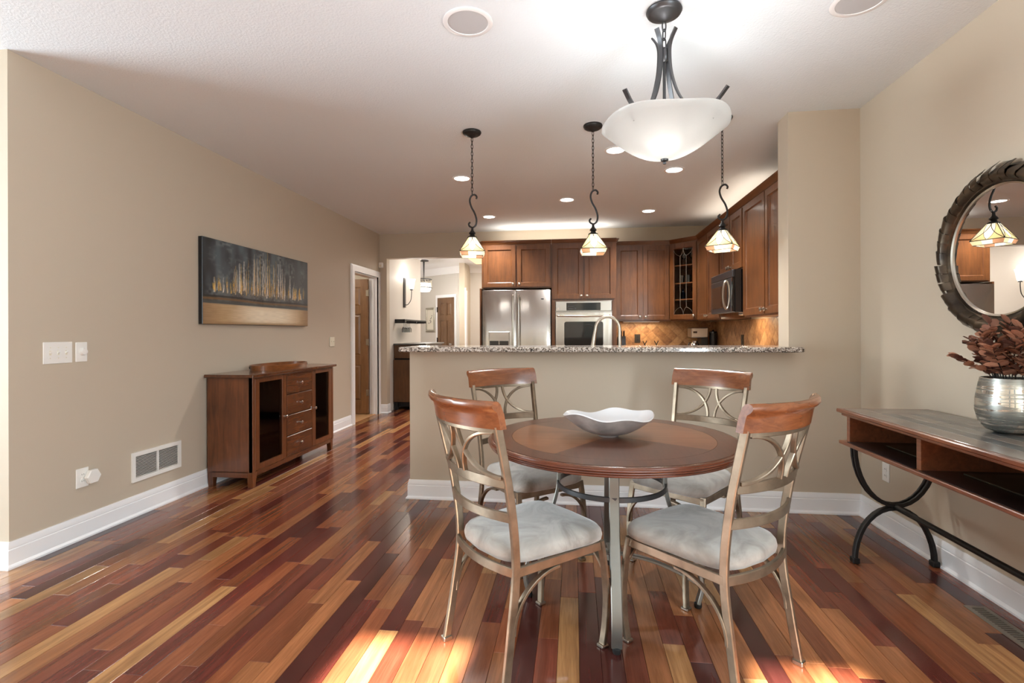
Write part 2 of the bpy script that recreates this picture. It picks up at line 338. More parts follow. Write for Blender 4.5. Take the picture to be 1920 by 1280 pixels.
# rear wall: openings let the sun fall in two strips, the great room side is closed to block its sun
xs = [LEFTX, -5.9, -3.35, -1.27, -.785, .26, .655, XR]
b = B().box(LEFTX, XR, YR - .12, YR, 0, .12).box(LEFTX, XR, YR - .12, YR, 2.31, ZC)
for i in range(0, 7, 2): b.box(xs[i], xs[i + 1], YR - .12, YR, .12, 2.31)
b.box(-5.9, -3.35, YR - .12, YR, .12, 2.31)  # added infill keeps the sun out of the great room
struct(b.build('wall_rear', M['wall'], None, 0))
struct(B().box(LEFTX - .12, XR + .12, YR - .12, YB + .12, ZC, ZC + .12).build('ceiling', M['ceiling'], None, 0))
def window_frame(name, fn, u0, u1, z0, z1, mull):
    b = B(); f_ = .05
    for a0, a1, c0, c1 in [(u0, u0 + f_, z0, z1), (u1 - f_, u1, z0, z1), (u0 + f_, u1 - f_, z0, z0 + f_), (u0 + f_, u1 - f_, z1 - f_, z1)] + [(q - .02, q + .02, z0 + f_, z1 - f_) for q in mull]:
        b.poly([(a0, c0), (a1, c0), (a1, c1), (a0, c1)], -.10, -.05, fn)
    struct(b.build(name, M['trim'], None, 0))
window_frame('window_1', lambda u, z, h: (LEFTX + h, u, z), -.15, 2.15, .25, 2.55, (1.0,))
window_frame('window_2', lambda u, z, h: (XR - h, u, z), -1.3, .3, .5, 2.3, (-.5,))
# hall and foyer beyond the opening
struct(B().box(-2.99, -2.87, YB + .12, 9.35, 0, ZC).build('wall_hall', M['hallwall'], None, 0))
struct(B().box(-5.4, -.4, YB + .12, 13.6, ZC, ZC + .12).build('ceiling_hall', M['trim'], None, 0))
def wallseg(name, p0, p1, th=.12):
    d = (Vector(p1) - Vector(p0)).normalized(); nn = Vector((-d.y, d.x)) * th
    return struct(B().poly([p0, p1, (p1[0] + nn.x, p1[1] + nn.y), (p0[0] + nn.x, p0[1] + nn.y)], 0, ZC).build(name, M['hallwall'], None, 0))
FA, FB = Vector((-4.35, 12.62)), Vector((-2.66, 11.5))
wallseg('wall_foyer', FA, FB); wallseg('wall_foyer_right', (-2.66, 11.5), (-.4, 11.5)); wallseg('wall_foyer_left', (-5.3, 9.47), FA)
struct(B().box(-5.3, -2.99, 9.35, 9.47, 0, ZC).build('wall_foyer_return', M['hallwall'], None, 0))
struct(B().box(-1.0, -.88, YB + .12, 11.5, 0, ZC).build('wall_hall_right', M['hallwall'], None, 0))
struct(B().box(-2.48, -2.36, 10.9, 11.5, 0, ZC).build('wall_foyer_nib', M['wall'], None, 0))
# side room behind the open door
b = B().box(-4.7, -3.085, 7.67, 7.79, 0, 2.6).box(-4.82, -4.7, 5.6, 7.79, 0, 2.6).box(-4.7, -3.085, 5.48, 5.6, 0, 2.6)
struct(b.build('wall_side_room', M['wall'], None, 0))
struct(B().box(-4.82, -3.085, 5.48, 7.79, 2.45, 2.55).build('ceiling_side_room', M['ceiling'], None, 0))
struct(B().box(-4.7, -2.99, 5.6, 7.67, -.02, .004).build('floor_side_room', M['floortile'], None, 0))

# ------------------------------------------------------------------ hardwood floor: planks
floor = struct(B().box(LEFTX, XR, YR, 13.4, -.06, -.019).build('floor', M['dark'], None, 0))
TONES = [((168, 122, 78), .15), ((150, 96, 60), .20), ((130, 74, 47), .22), ((114, 58, 41), .20), ((94, 43, 35), .14), ((73, 34, 30), .09)]
PW = .0826
planks = []; x = XR - .004; row = 0
while x > LEFTX + .05:
    x0, x1 = x - PW, x; y = YR + .02 - random.random() * .8; last = -1
    while y < 13.3:
        L_ = random.choice([.32, .42, .5, .6, .7, .8, .95, 1.1, 1.25, 1.4]) * (1 if y < 8 else 1.6)
        y1 = min(y + L_, 13.38)
        if y1 > YR:
            k = rng.choice(6, p=[t[1] for t in TONES]); 
            if k == last: k = rng.choice(6, p=[t[1] for t in TONES])
            last = k; col = np.array(TONES[k][0]) * (.95 + rng.normal(0, .045)); planks.append((x0, x1, max(y, YR), y1, srgb(*np.clip(col, 0, 255)), random.random()))
        y = y1
    x -= PW; row += 1
def plank_area(p):
    x0, x1, y0, y1 = p[:4]
    if y0 > 9.3 or (y0 > 3.5 and x0 > -1.3) or (x1 < XL) : return 0
    q = [proj((a, c, 0)) for a, c in ((x0, max(y0, .9)), (x1, max(y0, .9)), (x1, max(y1, .95)), (x0, max(y1, .95)))]
    if any(t is None for t in q): return 0
    q = [(min(max(u, 0), 1920), min(max(v_, 0), 1280)) for u, v_ in q]
    return abs(sum(q[i][0] * q[(i + 1) % 4][1] - q[(i + 1) % 4][0] * q[i][1] for i in range(4))) / 2
def plank_geo(bld, p):
    x0, x1, y0, y1 = p[:4]; g = .0005; c = .0011; x0 += g; x1 -= g; y0 += g; y1 -= g
    vs = [(x0, y0, -.018), (x1, y0, -.018), (x1, y1, -.018), (x0, y1, -.018), (x0, y0, -c), (x1, y0, -c), (x1, y1, -c), (x0, y1, -c), (x0 + c, y0 + c, 0), (x1 - c, y0 + c, 0), (x1 - c, y1 - c, 0), (x0 + c, y1 - c, 0)]
    bld.add(vs, [(3, 2, 1, 0), (0, 1, 5, 4), (1, 2, 6, 5), (2, 3, 7, 6), (3, 0, 4, 7), (4, 5, 9, 8), (5, 6, 10, 9), (6, 7, 11, 10), (7, 4, 8, 11), (8, 9, 10, 11)])
def set_tone(me, cols):
    at = me.attributes.new('tone', 'FLOAT_COLOR', 'POINT'); at.data.foreach_set('color', np.asarray(cols, np.float32).ravel())
def plain_mesh(bld, name, mat):
    me = bpy.data.meshes.new(name); me.from_pydata(bld.v, [], bld.f); me.materials.append(mat); return me
planks.sort(key=plank_area, reverse=True)
for p in planks[:300]:
    bld = B(); plank_geo(bld, p); me = plain_mesh(bld, 'plank', M['plank']); set_tone(me, [(*p[4][:3], p[5])] * 12)
    o = bpy.data.objects.new('plank', me); C.objects.link(o); o.parent = floor
bld = B(); cols = []
for p in planks[300:]: plank_geo(bld, p); cols += [(*p[4][:3], p[5])] * 12
me = plain_mesh(bld, 'distant_planks', M['plank']); set_tone(me, cols); o = bpy.data.objects.new('distant_planks', me); C.objects.link(o); o.parent = floor; o['kind'] = 'stuff'

# ------------------------------------------------------------------ baseboards, casings
BP = [(0, 0), (.026, 0), (.026, .010), (.018, .018), (.015, .022), (.015, .098), (.011, .102), (.013, .106), (.013, .116), (.008, .132), (.006, .140), (0, .140)]
for nm, path in (('baseboard_left', [(LEFTX, 2.36), (XL, 2.36), (XL, 6.515)]), ('baseboard_bar', [(-1.225, 3.86), (-1.225, YP), (XR, YP)]), ('baseboard_right', [(XR, YP), (XR, YR)]), ('baseboard_back', [(XL, YB), (-2.85, YB), (-2.85, YB + .12)])):
    struct(molding(path, BP, nm, M['trim'], False))
def casing(name, fn, u0, u1, zt, wd=.09, th=.018):
    """door trim in plane coordinates (u, z, outward)"""
    b = B()
    for a0, a1, z0, z1 in ((u0 - wd, u0, 0, zt + wd), (u1, u1 + wd, 0, zt + wd), (u0, u1, zt, zt + wd)):
        for ia, th_ in ((0, th), (.018, th + .006)):
            pts = [(a0 + (ia if a1 <= u0 + 1e-6 and a0 < u0 else 0), z0), (a1 - (ia if a0 >= u1 - 1e-6 else 0), z0), (a1 - (ia if a0 >= u1 - 1e-6 else 0), z1 - ia), (a0 + (ia if a1 <= u0 + 1e-6 and a0 < u0 else 0), z1 - ia)]
            b.poly(pts, 0, th_, fn)
    return struct(b.build(name, M['trim'], None, 0))
casing('trim_1', lambda u, z, h: (XL + h, u, z), 6.61, 7.46, 2.07)
struct(B().box(XL - .12, XL, 6.61, 6.625, 0, 2.07).box(XL - .12, XL, 7.445, 7.46, 0, 2.07).box(XL - .12, XL, 6.61, 7.46, 2.055, 2.07).box(XL - .075, XL - .045, 7.432, 7.445, 0, 2.055).build('trim_2', M['trim'], None, 0))
CP = [(0, 0), (0, -.15), (.012, -.15), (.02, -.13), (.05, -.09), (.08, -.045), (.11, -.02), (.12, 0)]
crownp = [(t, ZC + z) for t, z in CP]
struct(molding([(-2.87, YB + .12), (-2.87, 9.35)], crownp, 'trim_3', M['trim'], False))
struct(molding([FA, FB, (-.4, 11.5)], crownp, 'trim_4', M['trim'], False))

# ------------------------------------------------------------------ panelled doors
def panel_door(name, w_, h_, mat, parent, six=True, hinge_mat=None):
    """leaf in local x (0..w_), thickness in y (-.035..0), front faces -y; recessed raised panels on both faces"""
    st = .115; ms = min(.10, w_ * .14); st = min(st, w_ * .16); rows = [(.20, .74), (.88, 1.50), (1.62, h_ - .12)] if six else []
    b = B(); t0, t1 = -.035, 0
    b.box(0, st, t0, t1, 0, h_, .002).box(w_ - st, w_, t0, t1, 0, h_, .002).box((w_ - ms) / 2, (w_ + ms) / 2, t0, t1, rows[0][0], rows[-1][1])
    edges = [0] + [z for r in rows for z in r] + [h_]
    for i in range(0, len(edges), 2): b.box(st, w_ - st, t0, t1, edges[i], edges[i + 1])
    leaf = b.build(name, mat, parent, 0)
    for z0, z1 in rows:
        for x0, x1 in ((st, (w_ - ms) / 2), ((w_ + ms) / 2, w_ - st)):
            p = B().box(x0, x1, -.0205, -.0145, z0, z1); c = .036
            for y0, y1 in ((-.0205, -.032), (-.0145, -.003)):
                p.add([(x0 + .012, y0, z0 + .012), (x1 - .012, y0, z0 + .012), (x1 - .012, y0, z1 - .012), (x0 + .012, y0, z1 - .012), (x0 + c, y1, z0 + c), (x1 - c, y1, z0 + c), (x1 - c, y1, z1 - c), (x0 + c, y1, z1 - c)],
                      [(0, 1, 5, 4), (1, 2, 6, 5), (2, 3, 7, 6), (3, 0, 4, 7), (4, 5, 6, 7)])
            p.build('panel', mat, leaf, 0)
    return leaf
d = panel_door('door_1', .80, 2.03, M['oakdoor'], None); d.rotation_euler = (0, 0, R(180)); d.location = (-3.088, 7.395, .012); struct(d)
for z in (.32, 1.08, 1.82):
    B().box(-.012, .03, -.006, .004, z - .045, z + .045, .002).lathe([(.006, -.048), (.006, .048)], -.008, .002, 10, z).build('hinge', M['nickel'], d)
dirF = (FB - FA).normalized(); angF = math.atan2(dirF.y, dirF.x)
def foyer(u): p = FA + dirF * u; return p
uD = 1.37
d = panel_door('door_2', .56, 2.03, M['oakdark'], None); p = foyer(uD); d.location = (p.x + .01, p.y - .012, .01); d.rotation_euler = (0, 0, angF); struct(d)
for z in (.32, 1.04, 1.76): B().box(-.02, .012, -.045, -.03, z - .06, z + .06, .002).build('hinge', M['iron'], d)
B().lathe([(0, 0), (.012, 0), (.012, -.03), (.028, -.045), (.026, -.07), (0, -.078)], .50, .95, 14, -.035, 'y').build('knob', M['chrome'], d)
nF = Vector((dirF.y, -dirF.x))
casing('trim_5', lambda u, z, h: (FA.x + dirF.x * u + nF.x * h, FA.y + dirF.y * u + nF.y * h, z), uD - .005, uD + .57, 2.05, .065)
struct(B().box(-2.36, -2.34, 11.0, 11.09, 0, 2.15).box(-2.36, -2.33, 10.9, 10.92, 0, 2.2).build('trim_6', M['trim'], None, 0))

# ================================================================== DINING TABLE AND CHAIRS
def arc_pts(fn, n=12): return [fn(i / n) for i in range(n + 1)]
TX, TY, TR, TZ = .165, 2.39, .565, .762
table = thing('dining_table', 'round brown wooden dining table with reeded edge on four curved metal legs', 'table', (TX, TY, 0))
prof = [(0, TZ - .046), (TR - .09, TZ - .046), (TR - .03, TZ - .043), (TR - .016, TZ - .04)]
for zc, rr in ((-.034, TR - .012), (-.024, TR - .006), (-.014, TR - .001)):
    for a in (-80, -40, 0, 40, 80): prof.append((rr - .006 + .0075 * math.cos(R(a)), TZ + zc + .005 * math.sin(R(a))))
prof += [(TR - .006, TZ - .004), (TR - .012, TZ - .001), (TR - .02, TZ - .001), (0, TZ - .001)]
top = B().lathe(prof, n=96).build('tabletop', M['tablerim'], table, 40)
ri, n = .455, 24
ring = B()
vs = []; fs = []
for j in range(96):
    a = 2 * math.pi * j / 96; vs += [(ri * math.cos(a), ri * math.sin(a), TZ), ((TR - .021) * math.cos(a), (TR - .021) * math.sin(a), TZ)]
ring.add(vs, [(2 * j, 2 * j + 1, (2 * j + 3) % 192, (2 * j + 2) % 192) for j in range(96)]).build('veneer_border', M['tabledark'], top, 0)
for k in range(4):
    a0 = R(45 + 90 * k + 12); pts = [(.0, .0)] + [((ri - .001) * math.cos(a0 + R(90) * i / 24), (ri - .001) * math.sin(a0 + R(90) * i / 24)) for i in range(25)]
    B().add([(u, v_, TZ) for u, v_ in pts], [tuple(range(len(pts)))]).build('veneer_wedge', M['tablesheen' if k in (1, 3) else 'tabledark'], top, 0)
for k in range(4):
    a = R(-90 + 90 * k - 1); dr = Vector((math.cos(a), math.sin(a), 0)); sd = Vector((-math.sin(a), math.cos(a), 0))
    path = catmull([tuple(dr * r_ + Vector((0, 0, z))) for r_, z in ((.20, TZ - .048), (.235, .64), (.243, .52), (.285, .38), (.372, .20), (.398, .10), (.382, .022))], 6)
    leg = B().bar(path, .042, .016, sd).build('leg', M['tablemetal'], table, 40)
    B().lathe([(.014, 0), (.017, .006), (.017, .02), (.009, .024)], *(dr * .382).xy, 14).build('foot', M['rubber'], leg)
B().bar([(.243 * math.cos(t) , .243 * math.sin(t), .545) for t in [2 * math.pi * i / 56 for i in range(57)]], .022, .010, (0, 0, 1)).build('leg_ring', M['pewter'], table, 40)
for k in range(2):
    a = R(90 * k - 1); dr = Vector((math.cos(a), math.sin(a), 0)); sd = Vector((-math.sin(a), math.cos(a), 0))
    B().bar([tuple(dr * (.385 * t) + Vector((0, 0, .225 - .12 * t * t - .012 * k))) for t in [i / 12 - 1 for i in range(25)]], .026, .012, sd).build('arched_stretcher', M['tablemetal'], table, 40)
B().lathe([(.05, .70), (.17, .714), (.17, .716)], n=32).build('mounting_plate', M['pewter'], table)

def make_chair(label):
    t = thing('dining_chair', label, 'chair', group='metal dining chairs around the round table')
    bw = .024
    bow = lambda x, dep: -dep * (1 - (x / .215) ** 2)
    for s in (-1, 1):
        path = catmull([(s * .206, -.262, .012), (s * .199, -.232, .2), (s * .194, -.206, .42), (s * .199, -.232, .66), (s * .210, -.292, .925)], 7)
        l = B().bar(path, .030, .019, (0, 1, 0)).build('rear_leg', M['bronze'], t, 40)
        B().box(s * .206 - .016, s * .206 + .016, -.282, -.244, 0, .018, .003).build('glide', M['nickel'], l)
        path = catmull([(s * .200, .198, .425), (s * .204, .213, .33), (s * .206, .224, .2), (s * .202, .222, .09), (s * .195, .214, .010)], 6)
        l = B().bar(path, .030, .017, (1, 0, 0)).build('front_leg', M['bronze'], t, 40)
        B().box(s * .195 - .017, s * .195 + .017, .196, .232, 0, .012, .003).build('glide', M['nickel'], l)
        B().bar([(s * .197, -.205, .405), (s * .202, .20, .405)], .034, .014, (0, 0, 1)).build('seat_rail', M['bronze'], t)
        B().bar(arc_pts(lambda u: (s * .199, -.226 + .20 * math.sin(u * math.pi / 2) ** 1.0, .20 + .182 * (1 - math.cos(u * math.pi / 2)) if False else .20 + .184 * math.sin(u * math.pi / 2) ** .9) if False else (s * .199, -.222 + .205 * (1 - math.cos(u * math.pi / 2)), .195 + .188 * math.sin(u * math.pi / 2)), 12), .022, .012, (1, 0, 0)).build('brace', M['bronze'], t, 40)
        B().bar(arc_pts(lambda u: (s * (.205 - .16 * (1 - math.cos(u * math.pi / 2))), .232, .215 + .165 * math.sin(u * math.pi / 2)), 12), .022, .012, (0, 1, 0)).build('brace', M['bronze'], t, 40)
    B().bar([(-.205, .202, .405), (.205, .202, .405)], .034, .014, (0, 0, 1)).build('seat_rail', M['bronze'], t)
    B().bar(arc_pts(lambda u: (-.195 + .39 * u, -.205 + bow(-.195 + .39 * u, .045), .405), 14), .034, .014, (0, 0, 1)).build('seat_rail', M['bronze'], t, 40)
    # cushion
    N, K = 40, 7; rings = []
    def outline(th, sc):
        c, s_ = math.cos(th), math.sin(th); ex = .30
        u = math.copysign(abs(c) ** ex, c); v_ = math.copysign(abs(s_) ** ex, s_); hw = .206 + .018 * v_
        y = .010 + .218 * v_ - (.034 * (1 - u * u) if v_ < 0 else -.012 * (1 - u * u)) * abs(v_)
        return u * hw * sc, y * sc + .012 * (1 - sc)
    for sc, z in ((.93, .420), (.985, .428), (1.0, .445), (.985, .462), (.94, .476), (.82, .487), (.6, .494), (.3, .497), (.05, .498)):
        rings.append([(*outline(2 * math.pi * j / N, sc), z) for j in range(N)])
    B().loft(rings).build('seat_cushion', M['suede'], t, 60)
    # curved back
    def yb(x, z): return -.232 - .06 * ((z - .66) / .265) - (.0 if z < .66 else 0) + bow(x, .042)
    def rail(z, h_, dep, name, mat=M['bronze']):
        y0 = {.600: -.222, .724: -.246, .912: -.289}[z]
        B().bar(arc_pts(lambda u: (-.2 + .4 * u, y0 + bow(-.2 + .4 * u, dep), z), 16), h_, .013, (0, 0, 1)).build(name, mat, t, 40)
    rail(.600, .034, .055, 'lower_back_rail'); rail(.724, .036, .052, 'middle_back_rail'); rail(.912, .026, .056, 'upper_back_rail')
    def lat(x, z): return (x, -.248 - .041 * (z - .724) / .188 + bow(x, .054), z)
    z0, z1 = .741, .902; h_ = z1 - z0; W = .193
    for s in (-1, 1):
        for flip in (0, 1):
            pts = []
            for i in range(15):
                a = i / 14 * math.pi / 2; uu = math.sin(a) * .90; vv = (1 - math.cos(a))
                xx = s * (W - W * 1.0 * uu); zz = z1 - h_ * vv if flip == 0 else z0 + h_ * vv
                pts.append(lat(xx, zz))
            B().bar(pts, .018, .0125, (0, 1, 0)).build('lattice_arc', M['bronze'], t, 40)
    # wooden crest with rolled top
    sec = [(.013, .915), (.013, .968), (.009, .985), (.006, .999), (-.002, 1.009), (-.014, 1.012), (-.026, 1.005), (-.030, .992), (-.024, .982), (-.014, .974), (-.012, .960), (-.012, .915)]
    rings = []
    for i in range(25):
        x = -.232 + .464 * i / 24; yo = -.292 - .056 * (1 - (x / .215) ** 2)
        rings.append([(x, yo - .02 * (z - .915) / .1 + a, z) for a, z in sec])
    B().loft(rings).build('crest_rail', M['crest'], t, 50)
    return t
ch = make_chair('front left chair, its wooden crest nearest the camera and the left baseboard')
poses = [(-.183, 2.046, -47.5, 'metal dining chair in the left foreground, seen from behind with grey suede seat'),
         (.496, 2.072, 43.2, 'metal dining chair in the right foreground, seen from behind with grey suede seat'),
         (-.25, 2.864, -141.8, 'metal dining chair behind the table on the left, back against the bar wall'),
         (.595, 2.877, 140.3, 'metal dining chair behind the table on the right, nearer the wall pillar')]
for i, (x, y, a, lb) in enumerate(poses):
    o = ch if i == 0 else dup(ch)
    o.location = (x, y, 0); o.rotation_euler = (0, 0, R(a)); o['label'] = lb

# decorative bowl
bowl = thing('decorative_bowl', 'wavy rimmed pearl white and silver bowl on the dining table', 'bowl', (.152, 2.385, TZ + .0005))
rings = []; N = 64
def bowlpt(t, th, off=0):
    r_ = .052 + (.172 - .052) * t ** .8; z = .012 + .084 * t ** 1.55
    wv = t ** 2.2 * (.009 * math.sin(2 * th + .4) + .008 * math.sin(5 * th + 1.0)); rr = (r_ + t ** 2 * .018 * math.cos(2 * th)) - off
    return (1.08 * rr * math.cos(th), rr * math.sin(th), z + wv)
for t in [i / 10 for i in range(11)]: rings.append([bowlpt(t, 2 * math.pi * j / N) for j in range(N)])
ext = [[(.045 * math.cos(2 * math.pi * j / N), .045 * math.sin(2 * math.pi * j / N), 0) for j in range(N)]] + rings
B().loft(ext, True, False).build('outer_shell', M['bowl'], bowl, 60)
inn = [[(p[0] * .999, p[1] * .999, p[2]) for p in rings[-1]]] + [[tuple(np.array(bowlpt(t, 2 * math.pi * j / N, .004)) + np.array([0, 0, .004])) for j in range(N)] for t in [1 - i / 10 for i in range(11)]] + [[(.001 * math.cos(2 * math.pi * j / N), .001 * math.sin(2 * math.pi * j / N), .017) for j in range(N)]]
B().loft(inn, True, False).build('inner_glaze', M['capiz'], bowl, 60)

# ================================================================== LEFT WALL
# sideboard
sb = thing('sideboard', 'brown wooden sideboard with four drawers between two glass doors', 'sideboard', (-2.74, 4.5, 0))
O = (-2.74, 4.5, 0); x0, x1 = -2.94, -2.552
ys = [3.83, 4.285, 4.735, 5.165]
b = B(O).box(x0, x1, 3.80, 3.822, .12, .88).box(x0, x1, 5.15, 5.172, .12, .88).box(x0, x0 + .012, 3.82, 5.15, .12, .88).box(x0, x1 - .005, 3.82, 5.15, .12, .145).box(x0, x1, 3.82, 5.15, .865, .88)
b.box(x0, x1 - .02, 4.272, 4.29, .145, .865).box(x0, x1 - .02, 4.73, 4.748, .145, .865)
b.build('carcass', M['walnut'], sb, 0)
B(O).box(x0 - .005, x1 + .03, 3.765, 5.205, .88, .906, .005).build('top_board', M['walnut_y'], sb, 0)
for yy in (3.80, 5.172):
    B(O).box(x1 - .03, x1 + .006, yy - (0 if yy < 4 else .03), yy + (.03 if yy < 4 else 0), .12, .88, .002).build('corner_post', M['walnut'], sb, 0)
for yy, s in ((3.80, 1), (5.172, -1)):
    for xx, q in ((x0, 1), (x1, -1)):
        pts = [(0, .12), (.062, .12), (.058, .085), (.044, .03), (.042, 0), (.008, 0)]
        lg = B(O)
        a = [(xx + q * .0, yy + s * u, z) for u, z in pts]; bb = [(xx + q * .045, yy + s * u, z) for u, z in pts]
        lg.loft([a, bb]).build('leg', M['walnut'], sb, 0)
B(O).box(x1 - .02, x1, 3.86, 5.11, .085, .125).build('apron', M['walnut_y'], sb, 0); B(O).box(x0 + .04, x1 - .04, 3.80, 3.818, .08, .125).build('apron', M['walnut'], sb, 0)
def knob(parent, x, y, z, axis, mat=M['chrome'], r=.014, org=O, sgn=1):
    pr = [(.0, 0), (.006, 0), (.006, .012), (r, .018), (r * .96, .025), (r * .5, .03), (0, .031)]; pr = [(a, h * sgn) for a, h in pr]
    b = B(org)
    if axis == 'x': b.lathe(pr, y, z, 16, x, 'x')
    else: b.lathe(pr, x, z, 16, y, 'y')
    return b.build('knob', mat, parent)
zz = [.868, .685, .500, .312, .128]
for i in range(4):
    d = B(O).box(x1 - .016, x1 + .004, ys[1] + .008, ys[2] - .004, zz[i + 1] + .003, zz[i] - .003, .003).build('drawer', M['walnut_y'], sb, 0)
    knob(d, x1 + .004, (ys[1] + ys[2]) / 2 + .0, (zz[i] + zz[i + 1]) / 2, 'x')
for y0, y1, ky in ((3.832, 4.283, 4.255), (4.741, 5.14, 4.768)):
    fr = .062; b = B(O)
    b.box(x1 - .016, x1 + .004, y0, y0 + fr, .128, .868, .003).box(x1 - .016, x1 + .004, y1 - fr, y1, .128, .868, .003).box(x1 - .016, x1 + .004, y0 + fr, y1 - fr, .128, .175).box(x1 - .016, x1 + .004, y0 + fr, y1 - fr, .835, .868)
    d = b.build('glass_door', M['walnut'], sb, 0); B(O).box(x1 - .009, x1 - .005, y0 + fr - .005, y1 - fr + .005, .17, .84).build('pane', M['smoke'], d, 0); knob(d, x1 + .004, ky, .50, 'x')
for y0, y1 in ((3.83, 4.27), (4.75, 5.15)): B(O).box(x0 + .012, x1 - .03, y0, y1, .52, .536).build('inner_shelf', M['walnut_y'], sb, 0)
# tray
tr = thing('serving_tray', 'oval wooden serving tray on the sideboard', 'tray', (-2.74, 4.50, .9065))
N = 48; ov = lambda a, b_, z: [(a * math.cos(2 * math.pi * j / N), b_ * math.sin(2 * math.pi * j / N), z) for j in range(N)]
B().loft([ov(.150, .345, 0), ov(.168, .375, .0), ov(.172, .38, .046), ov(.164, .372, .046), ov(.160, .366, .01), ov(.01, .02, .009)]).build('tray_body', M['traywood'], tr, 30)
for a in (62, 242):
    P_ = [(.1725 * math.cos(R(a + q)), .381 * math.sin(R(a + q)), .027) for q in (-7, -3, 0, 3, 7)]; B().bar(P_, .018, .003, (0, 0, 1)).build('handle_slot', M['dark'], tr, 0)
# painting
pt = thing('canvas_painting', 'abstract canvas painting of gold and white vertical strokes above a pale gold band', 'painting', (XL + .02, 4.54, 1.66))
W_, H_ = 1.615, .70; NX, NY = 330, 150
B().box(-.018, .018, -W_ / 2, W_ / 2, -H_ / 2, H_ / 2, .003).build('canvas_edge', M['blackplastic'], pt, 0)
U, V = np.meshgrid(np.linspace(0, 1, NX), np.linspace(0, 1, NY))
def sm(n_, seed, ax=(1, 1)):
    r_ = np.random.default_rng(seed); g = r_.random((max(2, int(n_ * ax[1])) + 2, max(2, int(n_ * ax[0])) + 2)); gy = V * (g.shape[0] - 1.001); gx = U * (g.shape[1] - 1.001)
    iy, ix = gy.astype(int), gx.astype(int); fy, fx = gy - iy, gx - ix; fy = fy * fy * (3 - 2 * fy); fx = fx * fx * (3 - 2 * fx)
    return (g[iy, ix] * (1 - fx) + g[iy, ix + 1] * fx) * (1 - fy) + (g[iy + 1, ix] * (1 - fx) + g[iy + 1, ix + 1] * fx) * fy
def mixc(c, new, a): return c * (1 - a[..., None]) + np.array(new, float) * a[..., None]
col = np.zeros((NY, NX, 3)) + np.array([84, 97, 104.])
col = mixc(col, (42, 46, 50), np.clip(sm(26, 1, (1, .2)) * 1.3 - .25, 0, 1)); col = mixc(col, (112, 122, 124), np.clip((sm(14, 2, (1, .3)) * sm(60, 3, (1, .6)) - .22) * 1.9, 0, 1))
edge = np.clip((np.abs(U - .5) - .40) * 9, 0, 1); col = mixc(col, (26, 28, 30), edge * .7)
lowm = np.exp(-((V - .40) / .075) ** 2) * np.clip(1 - ((U - .52) / .46) ** 4, 0, 1); spk = rng.random((NY, NX)); col = mixc(col, (132, 118, 106), np.clip(lowm * (spk > .45) * .75, 0, 1))
st = np.random.default_rng(5)
for k in range(96):
    cu = st.uniform(.07, .95); env = 1 - abs((cu - .52) / .46) ** 1.6; hgt = st.uniform(.22, .62) * max(env, .28); wd = st.uniform(.0022, .0052); y0 = .40 + st.normal(0, .02)
    colr = [(238, 230, 216), (206, 194, 174), (214, 168, 84), (236, 186, 78), (160, 122, 74)][st.choice(5, p=[.34, .2, .2, .12, .14])]
    wob = cu + .0025 * np.sin(V * 40 + k); a = np.exp(-((U - wob) / wd) ** 2) * ((V > y0) & (V < y0 + hgt)) * np.clip(1.15 - (V - y0) / hgt * .7, 0, 1); col = mixc(col, colr, np.clip(a * (.55 + .6 * sm(90, k + 50, (.3, 1))), 0, 1))
for k in range(13):
    cu = .11 + .066 * k + st.normal(0, .008); a = np.exp(-((U - cu) / .0075) ** 2 - ((V - .48) / .07) ** 2) * (rng.random((NY, NX)) > .3); col = mixc(col, (222, 168, 66), np.clip(a * .95, 0, 1))
line = .30 + .006 * np.sin(U * 9)
gold = np.zeros_like(col) + np.array([186, 154, 112.]); gold = mixc(gold, (242, 228, 200), np.exp(-((U - .56) / .30) ** 4 - ((V - .13) / .13) ** 4)); gold = mixc(gold, (128, 96, 66), np.clip((np.abs(U - .5) - .36) * 5, 0, 1) * .8)
gold = mixc(gold, (140, 108, 72), np.clip((.04 - V) * 18, 0, 1)); col = np.where((V < .245)[..., None], gold + (sm(120, 9, (.2, 1))[..., None] - .5) * 16, col)
col = mixc(col, (74, 78, 76), np.exp(-((V - .262) / .016) ** 2)); col = mixc(col, (122, 86, 48), np.exp(-((V - line) / .016) ** 2) * .95); col = mixc(col, (24, 22, 20), np.exp(-((V - line - .028) / .010) ** 2) * .8)
lin = np.where(col / 255 <= .04045, col / 255 / 12.92, ((np.clip(col, 0, 255) / 255 + .055) / 1.055) ** 2.4)
vsn = np.stack([np.full(U.shape, .0192) + .0012 * np.clip(col.mean(-1) - 90, 0, 90) / 90, (U - .5) * (W_ - .006), (V - .5) * (H_ - .006)], -1).reshape(-1, 3)
idx = np.arange(NX * NY).reshape(NY, NX); fc = np.stack([idx[:-1, :-1], idx[:-1, 1:], idx[1:, 1:], idx[1:, :-1]], -1).reshape(-1, 4)
me = bpy.data.meshes.new('painted_face'); me.from_pydata(vsn.tolist(), [], fc.tolist()); me.materials.append(M['canvas']); set_tone(me, np.concatenate([lin.reshape(-1, 3), np.ones((NX * NY, 1))], 1)); me.shade_smooth()
o = bpy.data.objects.new('painted_face', me); C.objects.link(o); o.parent = pt
